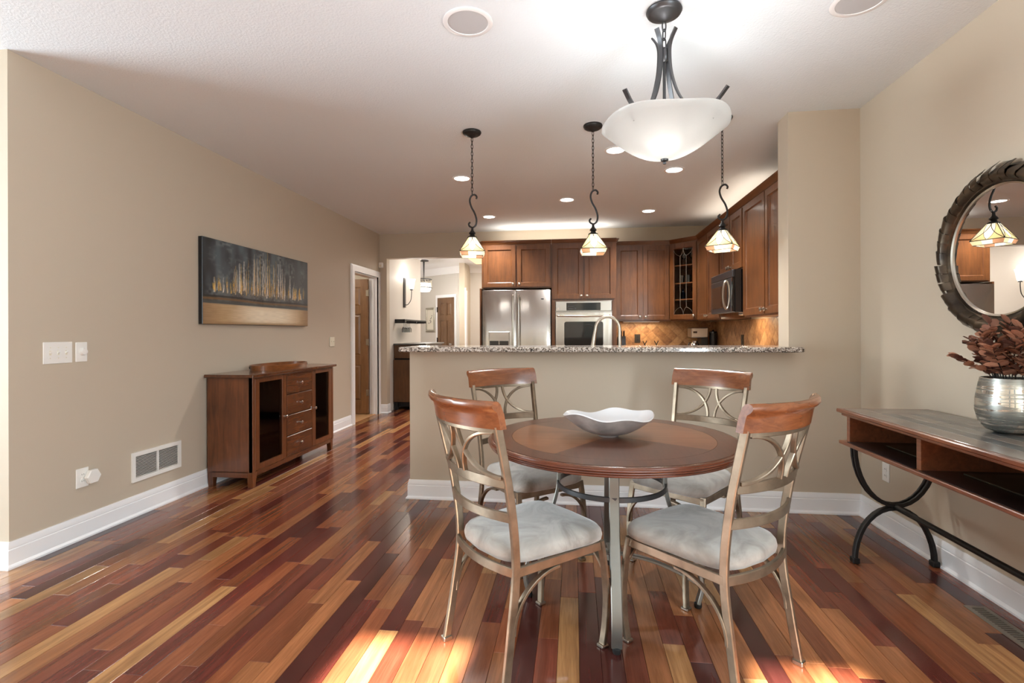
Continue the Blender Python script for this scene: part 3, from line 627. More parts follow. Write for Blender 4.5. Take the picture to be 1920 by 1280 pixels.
# switches and outlets
def plate(name, label, cat, y0, y1, z0, z1, kind, wall='L', mat='plastic'):
    xw = XL if wall == 'L' else XR; s = 1 if wall == 'L' else -1; t = thing(name, label, cat, (xw, (y0 + y1) / 2, (z0 + z1) / 2)); O = tuple(t.location)
    B(O).box(xw + s * .0005, xw + s * .007, y0, y1, z0, z1, .0025).build('cover_plate', M[mat], t, 0); zc = (z0 + z1) / 2; yc = (y0 + y1) / 2
    if kind.startswith('toggle'):
        k = int(kind[-1]); w_ = (y1 - y0) / k
        for i in range(k):
            yy = y0 + w_ * (i + .5) if k < 3 else yc + (i - 1) * .046
            B(O).box(xw + s * .006, xw + s * .008, yy - .006, yy + .006, zc - .013, zc + .013).build('switch_slot', M['almond'], t, 0)
            B(O).bar([(xw + s * .006, yy, zc), (xw + s * .017, yy, zc + .007)], .009, .009, (0, 1, 0)).build('toggle', M[mat], t, 0)
            for q in (-.03, .03): B(O).lathe([(.0035, 0), (.0035, s * .0015), (0, s * .002)], yy, zc + q, 8, xw + s * .007, 'x').build('screw', M['almond'], t)
    if kind == 'dimmer': B(O).lathe([(.022, 0), (.022, s * .006), (.018, s * .02), (.013, s * .021), (0, s * .021)], yc + .004, zc + .002, 24, xw + s * .006, 'x').build('dimmer_knob', M['plastic'], t)
    if kind == 'outlet':
        for q in (-.02, .02):
            f = B(O).lathe([(.0165, 0), (.0165, s * .002), (0, s * .002)], yc, zc + q, 18, xw + s * .007, 'x').build('receptacle', M[mat], t)
            B(O).box(xw + s * .008, xw + s * .0095, yc - .007, yc - .005, zc + q - .004, zc + q + .005).box(xw + s * .008, xw + s * .0095, yc + .005, yc + .007, zc + q - .004, zc + q + .005).build('socket_slots', M['dark'], f, 0)
    return t
plate('light_switch', 'white three gang toggle switch plate on the left wall', 'switch', 2.533, 2.702, 1.066, 1.190, 'toggle3')
plate('dimmer_switch', 'white rotary dimmer plate beside the three gang switch', 'switch', 2.722, 2.796, 1.068, 1.186, 'dimmer')
plate('light_switch', 'cream two gang switch plate between sideboard and side door', 'switch', 5.93, 6.05, 1.067, 1.184, 'toggle2', 'L', 'almond')
t = plate('wall_outlet', 'white outlet plate low on the left wall', 'outlet', 2.722, 2.802, .308, .424, 'outlet')
hx = thing('hexagonal_plug', 'white hexagonal plug in device in the low left outlet', 'plug', (XL + .012, 2.80, .365))
hp = lambda r_, x: [(x, .006 + r_ * math.cos(R(60 * k)), r_ * math.sin(R(60 * k))) for k in range(6)]
B().loft([hp(.040, .0), hp(.046, .008), hp(.046, .028), hp(.042, .033)]).build('device_body', M['plastic'], hx, 25); B().lathe([(.024, -.004), (.03, .0), (.03, .004)], .006, 0, 20, 0, 'x').build('plug_collar', M['plastic'], hx)
gr = thing('return_air_grille', 'white louvred return air grille above the left baseboard', 'vent', (XL, 3.325, .33)); O = (XL, 3.325, .33)
y0, y1, z0, z1 = 3.11, 3.54, .231, .43; f = .026
b = B(O).box(XL + .001, XL + .012, y0, y1, z0, z0 + f).box(XL + .001, XL + .012, y0, y1, z1 - f, z1).box(XL + .001, XL + .012, y0, y0 + f, z0 + f, z1 - f).box(XL + .001, XL + .012, y1 - f, y1, z0 + f, z1 - f).box(XL + .001, XL + .011, 3.319, 3.331, z0 + f, z1 - f)
b.build('frame', M['plastic'], gr, 0); B(O).box(XL + .0005, XL + .0015, y0 + f, y1 - f, z0 + f, z1 - f).build('dark_back', M['dark'], gr, 0)
sl = B().bar([(.006, -.089, 0), (.006, .089, 0)], .011, .0016, (.8, 0, .6)).mesh('louvre', M['plastic'], 0); k = 15
for yy in (3.2275, 3.4225):
    for i in range(k):
        o = bpy.data.objects.new('louvre', sl); C.objects.link(o); o.parent = gr; o.location = (0, yy - 3.325, z0 + f + (z1 - z0 - 2 * f) * (i + .5) / k - .33)
ms = thing('motion_sensor', 'small white motion sensor high in the corner by the side door', 'sensor', (XL + .035, YB - .03, 2.265))
B().box(-.03, .035, -.03, .027, -.04, .04, .008).build('sensor_body', M['plastic'], ms, 0); B().box(-.015, .02, -.033, -.029, -.03, .005, .003).build('sensor_lens', M['almond'], ms, 0)

# ================================================================== BAR TOP
bt = B(); pts = []
xl, xr, yf, yk = -1.245, 1.49, 3.50, 4.0
for cx, cy, a0 in ((xl + .03, yf + .03, 180), (xr - .05, yf + .05, 270)):
    rr = .03 if cx < 0 else .05
    pts += [(cx + rr * math.cos(R(a0 + 15 * i)), cy + rr * math.sin(R(a0 + 15 * i))) for i in range(7)]
pts += [(xr, YP - .002), (1.456, YP - .002), (1.456, yk), (xl, yk)]
ins = lambda k: [(p[0] + (k if p[0] < 0 else -k), p[1] + (k if p[1] < 3.7 else 0)) for p in pts]
bt.loft([[(u, v_, 1.1005) for u, v_ in ins(.006)], [(u, v_, 1.106) for u, v_ in pts], [(u, v_, 1.128) for u, v_ in pts], [(u, v_, 1.134) for u, v_ in ins(.006)]])
tag(bt.build('bar_top', M['granite'], None, 30), 'speckled granite bar top on the half wall', 'countertop')

# ================================================================== KITCHEN CABINETS
CROWN = [(0, 0), (.004, 0), (.008, .012), (.02, .03), (.034, .042), (.038, .052), (0, .052)]
def door_local(parent, x0, x1, z0, z1, fn, kx=None, kz=None, glass=False, matk='cherry'):
    """shaker door on a face: fn(u, depth outward, z) -> world minus root"""
    st = .056; th = .020
    def bx(b, u0, u1, a0, a1, d0, d1): b.poly([(u0, a0), (u1, a0), (u1, a1), (u0, a1)], d0, d1, lambda u, z, h: fn(u, h, z))
    b = B(); bx(b, x0, x0 + st, z0, z1, 0, th); bx(b, x1 - st, x1, z0, z1, 0, th); bx(b, x0 + st, x1 - st, z0, z0 + st, 0, th); bx(b, x0 + st, x1 - st, z1 - st, z1, 0, th)
    # inner sticking bead
    i0, i1, j0, j1, k = x0 + st, x1 - st, z0 + st, z1 - st, .010
    rg = lambda a, d_: [fn(i0 + a, d_, j0 + a), fn(i1 - a, d_, j0 + a), fn(i1 - a, d_, j1 - a), fn(i0 + a, d_, j1 - a)]
    b.loft([rg(0, .016), rg(k * .6, .012), rg(k, .006)], True, False)
    d = b.build('door', M[matk], parent, 0)
    if not glass:
        p = B(); bx(p, i0 - .002, i1 + .002, j0 - .002, j1 + .002, .002, .006); p.build('panel', M[matk], d, 0)
    if kx is not None:
        c = fn(kx, th, kz); c2 = fn(kx, th + .03, kz); a = Vector(c); n_ = (Vector(c2) - a).normalized(); s_ = n_.orthogonal().normalized(); t_ = n_.cross(s_)
        rings = [[tuple(a + n_ * h + (s_ * math.cos(2 * math.pi * j / 14) + t_ * math.sin(2 * math.pi * j / 14)) * r_) for j in range(14)] for r_, h in ((.007, 0), (.007, .012), (.018, .02), (.0175, .028), (.010, .034), (.001, .035))]
        B().loft(rings).build('knob', M['nickel'], d)
    return d
def cabinet(name, label, face, u0, u1, depth, z0, z1, doors, crown=True, axis='y', kpos='low', group=None, toe=False, crown_ret=()):
    """axis 'y': face plane y=face looking -y, u=x; axis 'x': face plane x=face looking -x, u=-y order given as y"""
    um = (u0 + u1) / 2
    loc = (um, face + depth / 2, 0) if axis == 'y' else (face + depth / 2, um, 0)
    t = thing(name, label, 'cabinet', loc, 0, group)
    fn = (lambda u, d_, z: (u - loc[0], face - d_ - loc[1], z)) if axis == 'y' else (lambda u, d_, z: (face - d_ - loc[0], u - loc[1], z))
    b = B()
    b.poly([(u0 + .001, z0), (u1 - .001, z0), (u1 - .001, z1), (u0 + .001, z1)], -depth + .004, 0, lambda u, z, h: fn(u, h, z)); b.build('body', M['cherry'], t, 0)
    n_ = len(doors)
    for (a, c, e, g, kx) in doors:
        door_local(t, a, c, e, g, fn, kx, (e + .035) if kpos == 'low' else (g - .05))
    if crown:
        b = B(); seg = [[fn(u, d_, z1 + h) for d_, h in CROWN] for u in (u0 - (.0), u1 + .0)]; b.loft(seg)
        for uu, s in crown_ret: b.loft([[fn(uu + s * d_, q, z1 + h) for d_, h in CROWN] for q in (.0, -depth * .9)]); b.loft([[fn(uu + s * d_ * q, d_ * q, z1 + h) for d_, h in CROWN] for q in (0, 1)]) if False else None
        b.build('crown_moulding', M['cherry_h'], t, 25)
    return t
G = 'upper kitchen cabinets'
cabinet('fridge_cabinet', 'cherry wall cabinet above the steel refrigerator', 6.93, -1.262, -.306, .62, 1.835, 2.43, [(-1.235, -.792, 1.852, 2.415, -.825), (-.772, -.326, 1.852, 2.415, -.739)], crown_ret=((-1.262, -1),))
tag(B().box(-1.285, -1.263, 6.90, 7.545, 0, 1.834).build('refrigerator_side_panel', M['cherry'], None, 0), 'tall cherry side panel left of the refrigerator', 'panel')
ov = cabinet('oven_cabinet', 'tall cherry cabinet that holds the built in wall oven', 6.93, -.304, .558, .62, .1, 2.43, [(-.282, .118, 1.682, 2.415, .088), (.138, .534, 1.682, 2.415, .168), (-.282, .118, .14, .78, .088), (.138, .534, .14, .78, .168)], crown_ret=((.558, 1),))
cabinet('upper_cabinet', 'cherry two door wall cabinet between oven and corner cabinet', 7.22, .562, 1.298, .33, 1.385, 2.43, [(.58, .925, 1.402, 2.412, .895), (.942, 1.285, 1.402, 2.412, .972)], group=G)
cabinet('upper_cabinet', 'cherry two door wall cabinet left of the microwave on the right wall', 1.60, 5.858, 6.905, .318, 1.375, 2.43, [(6.40, 6.885, 1.392, 2.412, 6.435), (5.875, 6.385, 1.392, 2.412, 6.35)], axis='x', group=G)
cabinet('microwave_cabinet', 'short cherry two door cabinet above the microwave', 1.60, 5.078, 5.856, .318, 1.835, 2.43, [(5.475, 5.84, 1.85, 2.412, 5.505), (5.095, 5.46, 1.85, 2.412, 5.43)], axis='x')
cabinet('upper_cabinet', 'cherry two door wall cabinet between microwave and pillar', 1.60, 3.93, 5.076, .318, 1.37, 2.43, [(4.512, 5.06, 1.387, 2.412, 4.545), (3.95, 4.497, 1.387, 2.412, 4.465)], axis='x', group=G)

# corner cabinet with leaded glass door
cc = thing('corner_cabinet', 'cherry corner cabinet with a leaded glass door showing shelves', 'cabinet', (1.62, 7.25, 0)); O = (1.62, 7.25, 0)
P0, P1 = Vector((1.30, 7.22)), Vector((1.60, 6.91)); pent = [tuple(P0), tuple(P1), (1.914, 6.91), (1.914, 7.546), (1.30, 7.546)]
b = B(O)
for z0, z1 in ((1.385, 1.405), (2.41, 2.43)): b.poly(pent, z0, z1)
for p, q in ((1, 2), (2, 3), (3, 4), (4, 0)):
    a_, c_ = Vector(pent[p]), Vector(pent[q]); nn = Vector((-(c_ - a_).y, (c_ - a_).x)).normalized() * .012
    b.poly([tuple(a_), tuple(c_), tuple(c_ + nn), tuple(a_ + nn)], 1.405, 2.41)
b.build('body', M['cherry'], cc, 0)
dd = (P1 - P0).normalized(); nn = Vector((dd.y, -dd.x)); Lc = (P1 - P0).length
fnc = lambda u, d_, z: (P0.x + dd.x * u + nn.x * d_ - O[0], P0.y + dd.y * u + nn.y * d_ - O[1], z)
cd_ = door_local(cc, .012, Lc - .012, 1.402, 2.412, fnc, Lc - .045, 1.445, True)
B().poly([(.066, 1.456), (Lc - .066, 1.456), (Lc - .066, 2.358), (.066, 2.358)], .006, .009, lambda u, z, h: fnc(u, h, z)).build('pane', M['glass'], cd_, 0)
came = B(); ua, ub = .07, Lc - .07; um = (ua + ub) / 2; q1, q2 = ua + (ub - ua) * .34, ub - (ub - ua) * .34
def came_line(pts): came.tube([fnc(u, .010, z) for u, z in pts], .0028, 6)
for q in (q1, q2): came_line([(q, 1.56), (q, 2.25)])
for zt, s in ((2.25, 1), (1.56, -1)):
    for uu in (q1, q2):
        for e in (-1, 1):
            wq = (q1 - ua) if (uu == q1 and e < 0) or (uu == q2 and e > 0) else (q2 - q1) / 2 + .0
            came_line([(uu + e * wq * math.sin(t_ * math.pi / 2), zt + s * .10 * (1 - math.cos(t_ * math.pi / 2)) ** .8) for t_ in [i / 8 for i in range(9)]])
came.build('lead_came', M['nickel'], cd_)
for z in (1.66, 1.88, 2.12): B(O).poly([(1.335, 7.225), (1.61, 6.945), (1.90, 6.925), (1.90, 7.53), (1.32, 7.53)], z, z + .016).build('shelf', M['cherry_h'], cc, 0)
b = B().loft([[fnc(u, d_, 2.43 + h) for d_, h in CROWN] for u in (0, Lc)]); b.build('crown_moulding', M['cherry_h'], cc, 25)
def goblet(name, label, x, y, z, mat, r_=.034, h_=.14, group=None, stem=True):
    pr = [(.0, 0), (r_ * .85, .0), (r_ * .8, .004), (.005, .01), (.004, h_ * .42), (r_ * .6, h_ * .5), (r_, h_ * .7), (r_ * .92, h_), (r_ * .88, h_), (r_ * .92, h_ * .72), (r_ * .5, h_ * .53), (0, h_ * .5)] if stem else [(0, 0), (r_ * .9, 0), (r_, h_), (r_ * .94, h_), (r_ * .84, .006), (0, .006)]
    o = B().lathe(pr, n=18, cap=False).build(name, mat, None, 50); o.location = (x, y, z); tag(o, label, 'glass', group); return o
for i, (x, y, z, st_) in enumerate(((1.47, 7.14, 2.1365, 1), (1.56, 7.06, 2.1365, 1), (1.45, 7.17, 1.8965, 0), (1.52, 7.10, 1.8965, 0), (1.60, 7.02, 1.8965, 0), (1.58, 7.04, 1.6765, 1))):
    goblet('glassware', ('left stemmed glass on the top shelf of the corner cabinet', 'right stemmed glass on the top shelf of the corner cabinet', 'leftmost clear tumbler on the middle shelf of the corner cabinet', 'middle of three clear tumblers in the corner cabinet', 'rightmost clear tumbler on the middle shelf of the corner cabinet', 'stemmed glass on the lowest shelf of the corner cabinet')[i], x, y, z, M['goblet'], .034, .15 if st_ else .10, 'glasses in the corner cabinet', bool(st_))
o = B().lathe([(0, 0), (.03, 0), (.032, .08), (.014, .1), (.012, .13), (0, .13)], n=18).build('blue_bottle', M['blueglass'], None, 50); o.location = (1.46, 7.15, 1.6765); tag(o, 'small blue glass bottle in the corner cabinet', 'bottle')

# base cabinets and worktops (behind the bar)
for nm, lb, ax, f_, u0, u1, dep, ds in (('base_cabinet', 'cherry base cabinet under the back worktop', 'y', 6.95, .562, 1.30, .59, [(.58, .925, .13, .86, .895), (.942, 1.285, .13, .86, .972)]), ('base_cabinet', 'cherry base cabinet run along the right kitchen wall', 'x', 1.30, 3.93, 6.95, .61, [(3.95 + .49 * i, 4.425 + .49 * i, .13, .86, 4.39 + .49 * i) for i in range(2, 6)])):
    cabinet(nm, lb, f_, u0, u1, dep, .0, .878, ds, False, ax, 'high', 'base cabinets')
cs = thing('sink_cabinet', 'cherry sink cabinet behind the bar wall', 'cabinet', (0, 4.15, 0)); B((0, 4.15, 0)).box(-1.21, 1.255, 3.864, 4.46, 0, .878).build('body', M['cherry'], cs, 0)
for i in range(5): door_local(cs, -1.19 + .485 * i, -.72 + .485 * i, .13, .86, lambda u, d_, z: (u, 4.46 + d_ - 4.15, z), -.75 + .485 * i, .8)
tag(B().poly([(.562, 6.925), (1.275, 6.925), (1.275, 3.895), (1.914, 3.895), (1.914, 7.545), (.562, 7.545)], .879, .914).build('kitchen_worktop', M['granite'], None, 0), 'granite worktop along the back and right kitchen walls', 'countertop')
tag(B().box(-1.22, 1.27, 3.863, 4.49, .879, .914, .003).build('sink_worktop', M['granite'], None, 0), 'granite sink worktop behind the bar', 'countertop')
# backsplash tiles
def clip(poly, lo, hi):
    for ax_, val, keep in ((0, lo[0], 1), (0, hi[0], -1), (1, lo[1], 1), (1, hi[1], -1)):
        out = []
        for i in range(len(poly)):
            p, q = poly[i], poly[(i + 1) % len(poly)]; dp, dq = keep * (p[ax_] - val), keep * (q[ax_] - val)
            if dp >= 0: out.append(p)
            if dp * dq < 0: t_ = dp / (dp - dq); out.append((p[0] + (q[0] - p[0]) * t_, p[1] + (q[1] - p[1]) * t_))
        poly = out
        if not poly: break
    return poly
def backsplash(label, u0, u1, z0, z1, fn):
    c0 = fn((u0 + u1) / 2, 0, z0); t = thing('tile_backsplash', label, 'backsplash', c0); g = lambda u, d_, z: tuple(np.array(fn(u, d_, z)) - np.array(c0))
    B().poly([(u0, z0), (u1, z0), (u1, z1), (u0, z1)], .001, .006, lambda u, z, h: g(u, h, z)).build('grout_bed', M['grout'], t, 0)
    s = .102; h_ = s / math.sqrt(2) - .0018; st = s * math.sqrt(2) / 2
    for i in range(int((u1 - u0) / st) + 3):
        for j in range(int((z1 - z0) / st) + 3):
            if (i + j) % 2: continue
            cx, cz = u0 + (i - .5) * st, z0 + (j - .4) * st; q = clip([(cx - h_, cz), (cx, cz - h_), (cx + h_, cz), (cx, cz + h_)], (u0 + .001, z0 + .001), (u1 - .001, z1 - .001))
            if len(q) >= 3:
                ar = abs(sum(q[k][0] * q[(k + 1) % len(q)][1] - q[(k + 1) % len(q)][0] * q[k][1] for k in range(len(q)))) / 2
                if ar > .0003: B().poly(q, .005, .011 + random.uniform(0, .0012), lambda u, z, h: g(u, h, z)).build('tile', M['tile'], t, 0)
backsplash('diagonal tan stone tile backsplash on the kitchen back wall', .56, 1.912, .915, 1.384, lambda u, d_, z: (u, YB - d_, z))
backsplash('diagonal tan stone tile backsplash on the right kitchen wall', 3.895, 7.535, .915, 1.369, lambda u, d_, z: (XR - d_, u, z))
for lb, fn, u in (('dark bronze outlet plate on the back wall tiles', lambda u, d_, z: (u, YB - .0125 - d_, z), .90), ('dark bronze outlet plate on the right wall tiles', lambda u, d_, z: (XR - .0125 - d_, u, z), 6.12)):
    c0 = fn(u, 0, 1.14); t = thing('wall_outlet', lb, 'outlet', c0); g = lambda a, d_, z: tuple(np.array(fn(a, d_, z)) - np.array(c0))
    B().poly([(u - .04, 1.08), (u + .04, 1.08), (u + .04, 1.20), (u - .04, 1.20)], 0, .006, lambda a, z, h: g(a, h, z)).build('cover_plate', M['lead'], t, 0)
    for q in (1.118, 1.162): B().poly([(u - .014, q - .015), (u + .014, q - .015), (u + .014, q + .015), (u - .014, q + .015)], .005, .009, lambda a, z, h: g(a, h, z)).build('receptacle', M['blackplastic'], t, 0)

# ================================================================== APPLIANCES
fr = thing('refrigerator', 'stainless steel side by side refrigerator with ice dispenser', 'refrigerator', (-.776, 7.15, 0)); O = (-.776, 7.15, 0)
B(O).box(-1.236, -.316, 6.90, 7.53, .02, 1.79, .005).build('body', M['steelflat'], fr, 0); B(O).box(-1.22, -.33, 6.86, 6.90, 0, .1).build('toe_grille', M['blackplastic'], fr, 0)
def curved_door(x0, x1, z0, z1, yb_, bulge, skip=None):
    b = B(O); n_ = 14; rings = []
    for i in range(n_ + 1):
        u = i / n_; x = x0 + (x1 - x0) * u; yy = yb_ - bulge * (1 - (2 * u - 1) ** 2) - .006 * min(1, u * 12, (1 - u) * 12)
        rings.append([(x, 6.90, z0), (x, yy + .004, z0), (x, yy, z0 + .006), (x, yy, z1 - .006), (x, yy + .004, z1), (x, 6.90, z1)])
    return b.loft(rings).build('door', M['steel'], fr, 50)
d1 = curved_door(-1.236, -.781, .11, 1.802, 6.838, .010); d2 = curved_door(-.771, -.316, .11, 1.802, 6.838, .010)
for d_, hx_ in ((d1, -.815), (d2, -.737)):
    b = B(O).tube(catmull([(hx_, 6.83, .45), (hx_, 6.785, .49), (hx_, 6.782, 1.1), (hx_, 6.785, 1.68), (hx_, 6.83, 1.72)], 6), .011, 10); b.build('handle', M['nickel'], d_)
disp = B(O).box(-1.148, -.865, 6.818, 6.84, .98, 1.245, .006).build('dispenser', M['steelflat'], d1, 0)
B(O).box(-1.135, -.878, 6.815, 6.822, .985, 1.12, .003).build('dispenser_recess', M['blackgloss'], d1, 0); B(O).tube([(-1.005, 6.812, 1.12), (-1.005, 6.81, 1.07)], .008, 8).build('water_nozzle', M['chrome'], d1)
B(O).box(-.44, -.405, 6.822, 6.8265, 1.672, 1.684).build('badge', M['pewter'], d2, 0)
on = thing('wall_oven', 'stainless steel built in wall oven with dark window', 'oven', (.122, 6.9, .8)); O = (.122, 6.9, .8)
B(O).box(-.255, .50, 6.902, 6.929, .80, 1.655, .004).build('trim_frame', M['steelflat'], on, 0)
cp = B(O).box(-.252, .497, 6.884, 6.903, 1.512, 1.65, .008).build('control_panel', M['steelflat'], on, 0)
B(O).box(-.105, .346, 6.8805, 6.8845, 1.524, 1.626, .003).build('display', M['blackgloss'], cp, 0)
for i in range(9): B(O).box(-.08 + .022 * (i % 5), -.066 + .022 * (i % 5), 6.8795, 6.881, 1.545 + .03 * (i // 5), 1.556 + .03 * (i // 5)).build('key', M['pewter'], cp, 0)
B(O).lathe([(.012, 0), (.012, -.002), (0, -.002)], -.215, 1.55, 14, 6.8845, 'y').build('badge', M['chrome'], cp)
od = B(O).box(-.252, .497, 6.872, 6.902, .82, 1.502, .006).build('oven_door', M['steel'], on, 0)
def rrect(x0, x1, z0, z1, r_, n_=5):
    out = []
    for cx, cz, a0 in ((x1 - r_, z1 - r_, 0), (x0 + r_, z1 - r_, 90), (x0 + r_, z0 + r_, 180), (x1 - r_, z0 + r_, 270)): out += [(cx + r_ * math.cos(R(a0 + 90 * i / n_)), cz + r_ * math.sin(R(a0 + 90 * i / n_))) for i in range(n_ + 1)]
    return out
B(O).poly(rrect(-.134, .379, 1.05, 1.374, .03), 6.870, 6.8735, lambda u, z, h: (u, h, z)).build('oven_window', M['blackgloss'], od, 0)
B(O).tube(catmull([(-.213, 6.872, 1.452), (-.19, 6.83, 1.452), (.122, 6.815, 1.447), (.434, 6.83, 1.452), (.457, 6.872, 1.452)], 8), .012, 10).build('oven_handle', M['nickel'], od)
mw = thing('microwave', 'black and grey over the range microwave with oval handle', 'microwave', (1.71, 5.45, 1.42)); O = (1.71, 5.45, 1.42)
B(O).box(1.515, 1.906, 5.085, 5.85, 1.42, 1.832, .004).build('body', M['blackgloss'], mw, 0)
md = B(O).box(1.492, 1.516, 5.13, 5.848, 1.425, 1.755, .006).build('oven_door', M['pewter'], mw, 0)
B(O).box(1.4895, 1.4925, 5.25, 5.80, 1.475, 1.70, .003).build('door_window', M['blackgloss'], md, 0)
B(O).box(1.492, 1.516, 5.087, 5.848, 1.758, 1.828, .005).build('vent_panel', M['pewter'], mw, 0); B(O).box(1.494, 1.516, 5.087, 5.127, 1.425, 1.755, .005).build('control_panel', M['blackgloss'], mw, 0)
B(O).tube([(1.458 + .030 * math.cos(t_), 5.16, 1.59 + .135 * math.sin(t_)) for t_ in [2 * math.pi * i / 32 for i in range(32)]], .011, 8, True).build('handle', M['nickel'], md)
for q in (1.50, 1.68): B(O).tube([(1.482, 5.16, q), (1.496, 5.16, q)], .007, 8).build('handle_post', M['nickel'], md)
fa = thing('kitchen_faucet', 'brushed nickel gooseneck faucet behind the bar top', 'faucet', (.358, 4.15, .9145))
B().lathe([(.0, 0), (.032, 0), (.03, .012), (.02, .03), (.017, .06), (.017, .07)], n=20).build('base', M['nickel'], fa)
path = [(0, 0, .05), (0, 0, .18), (0, 0, .30)] + [(-.095 + .095 * math.cos(R(a)), 0, .345 + .1 * math.sin(R(a))) for a in range(0, 181, 15)][0:] + [(-.197, 0, .31)]
B().tube(path, .0125, 12).build('spout', M['nickel'], fa); B().tube([(-.196, 0, .315), (-.203, 0, .27), (-.211, 0, .215)], [.013, .016, .018], 12).build('spray_head', M['nickel'], fa)
B().tube([(.015, 0, .07), (.06, 0, .075), (.10, 0, .09)], [.010, .008, .006], 10).build('lever', M['nickel'], fa)
cm = thing('coffee_maker', 'stainless and black drip coffee maker in the kitchen corner', 'coffee maker', (1.66, 7.2, .9145))
B().box(-.11, .11, -.12, .12, 0, .045, .01).build('base', M['blackplastic'], cm, 0); B().box(.02, .11, -.11, .12, .045, .24, .005).build('water_tank', M['blackplastic'], cm, 0); B().box(-.11, .11, -.12, .12, .24, .375, .012).build('brew_head', M['steelflat'], cm, 0)
B().box(-.085, -.035, -.1215, -.119, .30, .325).build('display', M['blackgloss'], cm, 0); ca_ = B().lathe([(0, 0), (.05, 0), (.062, .04), (.058, .1), (.04, .13), (.042, .15)], -.045, -.03, 20, .046, 'z').build('carafe', M['chrome'], cm); B().tube(catmull([(-.10, -.05, .17), (-.13, -.06, .16), (-.128, -.06, .1), (-.10, -.05, .085)], 5), .007, 8).build('handle', M['blackplastic'], ca_)
cn = thing('canister', 'black canister to the right of the coffee maker', 'canister', (1.84, 7.12, .9145)); B().lathe([(0, 0), (.045, 0), (.047, .01), (.047, .3)], n=20).build('body', M['blackplastic'], cn); B().lathe([(.049, .3), (.049, .32), (.015, .33), (.012, .345), (0, .345)], n=20).build('lid', M['blackgloss'], cn)
kb = thing('knife_block', 'black knife block beside the wall oven', 'knife block', (.66, 7.36, .9145)); B().loft([[(-.055, -.09, 0), (.055, -.09, 0), (.055, .08, 0), (-.055, .08, 0)], [(-.055, -.02, .26), (.055, -.02, .26), (.055, .11, .22), (-.055, .11, .22)]]).build('block', M['blackplastic'], kb, 0)
for i in range(6):
    u, v_ = -.035 + .035 * (i % 3), .015 + .05 * (i // 3); B().tube([(u, v_, .235), (u, v_ - .03, .33)], .009, 8).build('knife_handle', M['blackgloss'], kb); B().tube([(u, v_ - .03, .33), (u, v_ - .032, .336)], .0095, 8).build('knife_pommel', M['chrome'], kb)
for x, lb in ((.985, 'small black forked figure on the back worktop, under the outlet'), (1.145, 'small black forked figure on the back worktop, nearer the coffee maker')):
    f_ = thing('forked_figurine', lb, 'figurine', (x, 7.4, .9145)); B().lathe([(0, 0), (.03, 0), (.028, .008), (.006, .02), (.005, .14)], n=14).build('stand', M['iron'], f_)
    for s in (-1, 1): B().tube(catmull([(0, 0, .135), (s * .010, 0, .16), (s * .024, 0, .185), (s * .024, 0, .195)], 4), [.006] * 12 + [.004], 8).build('prong', M['iron'], f_)

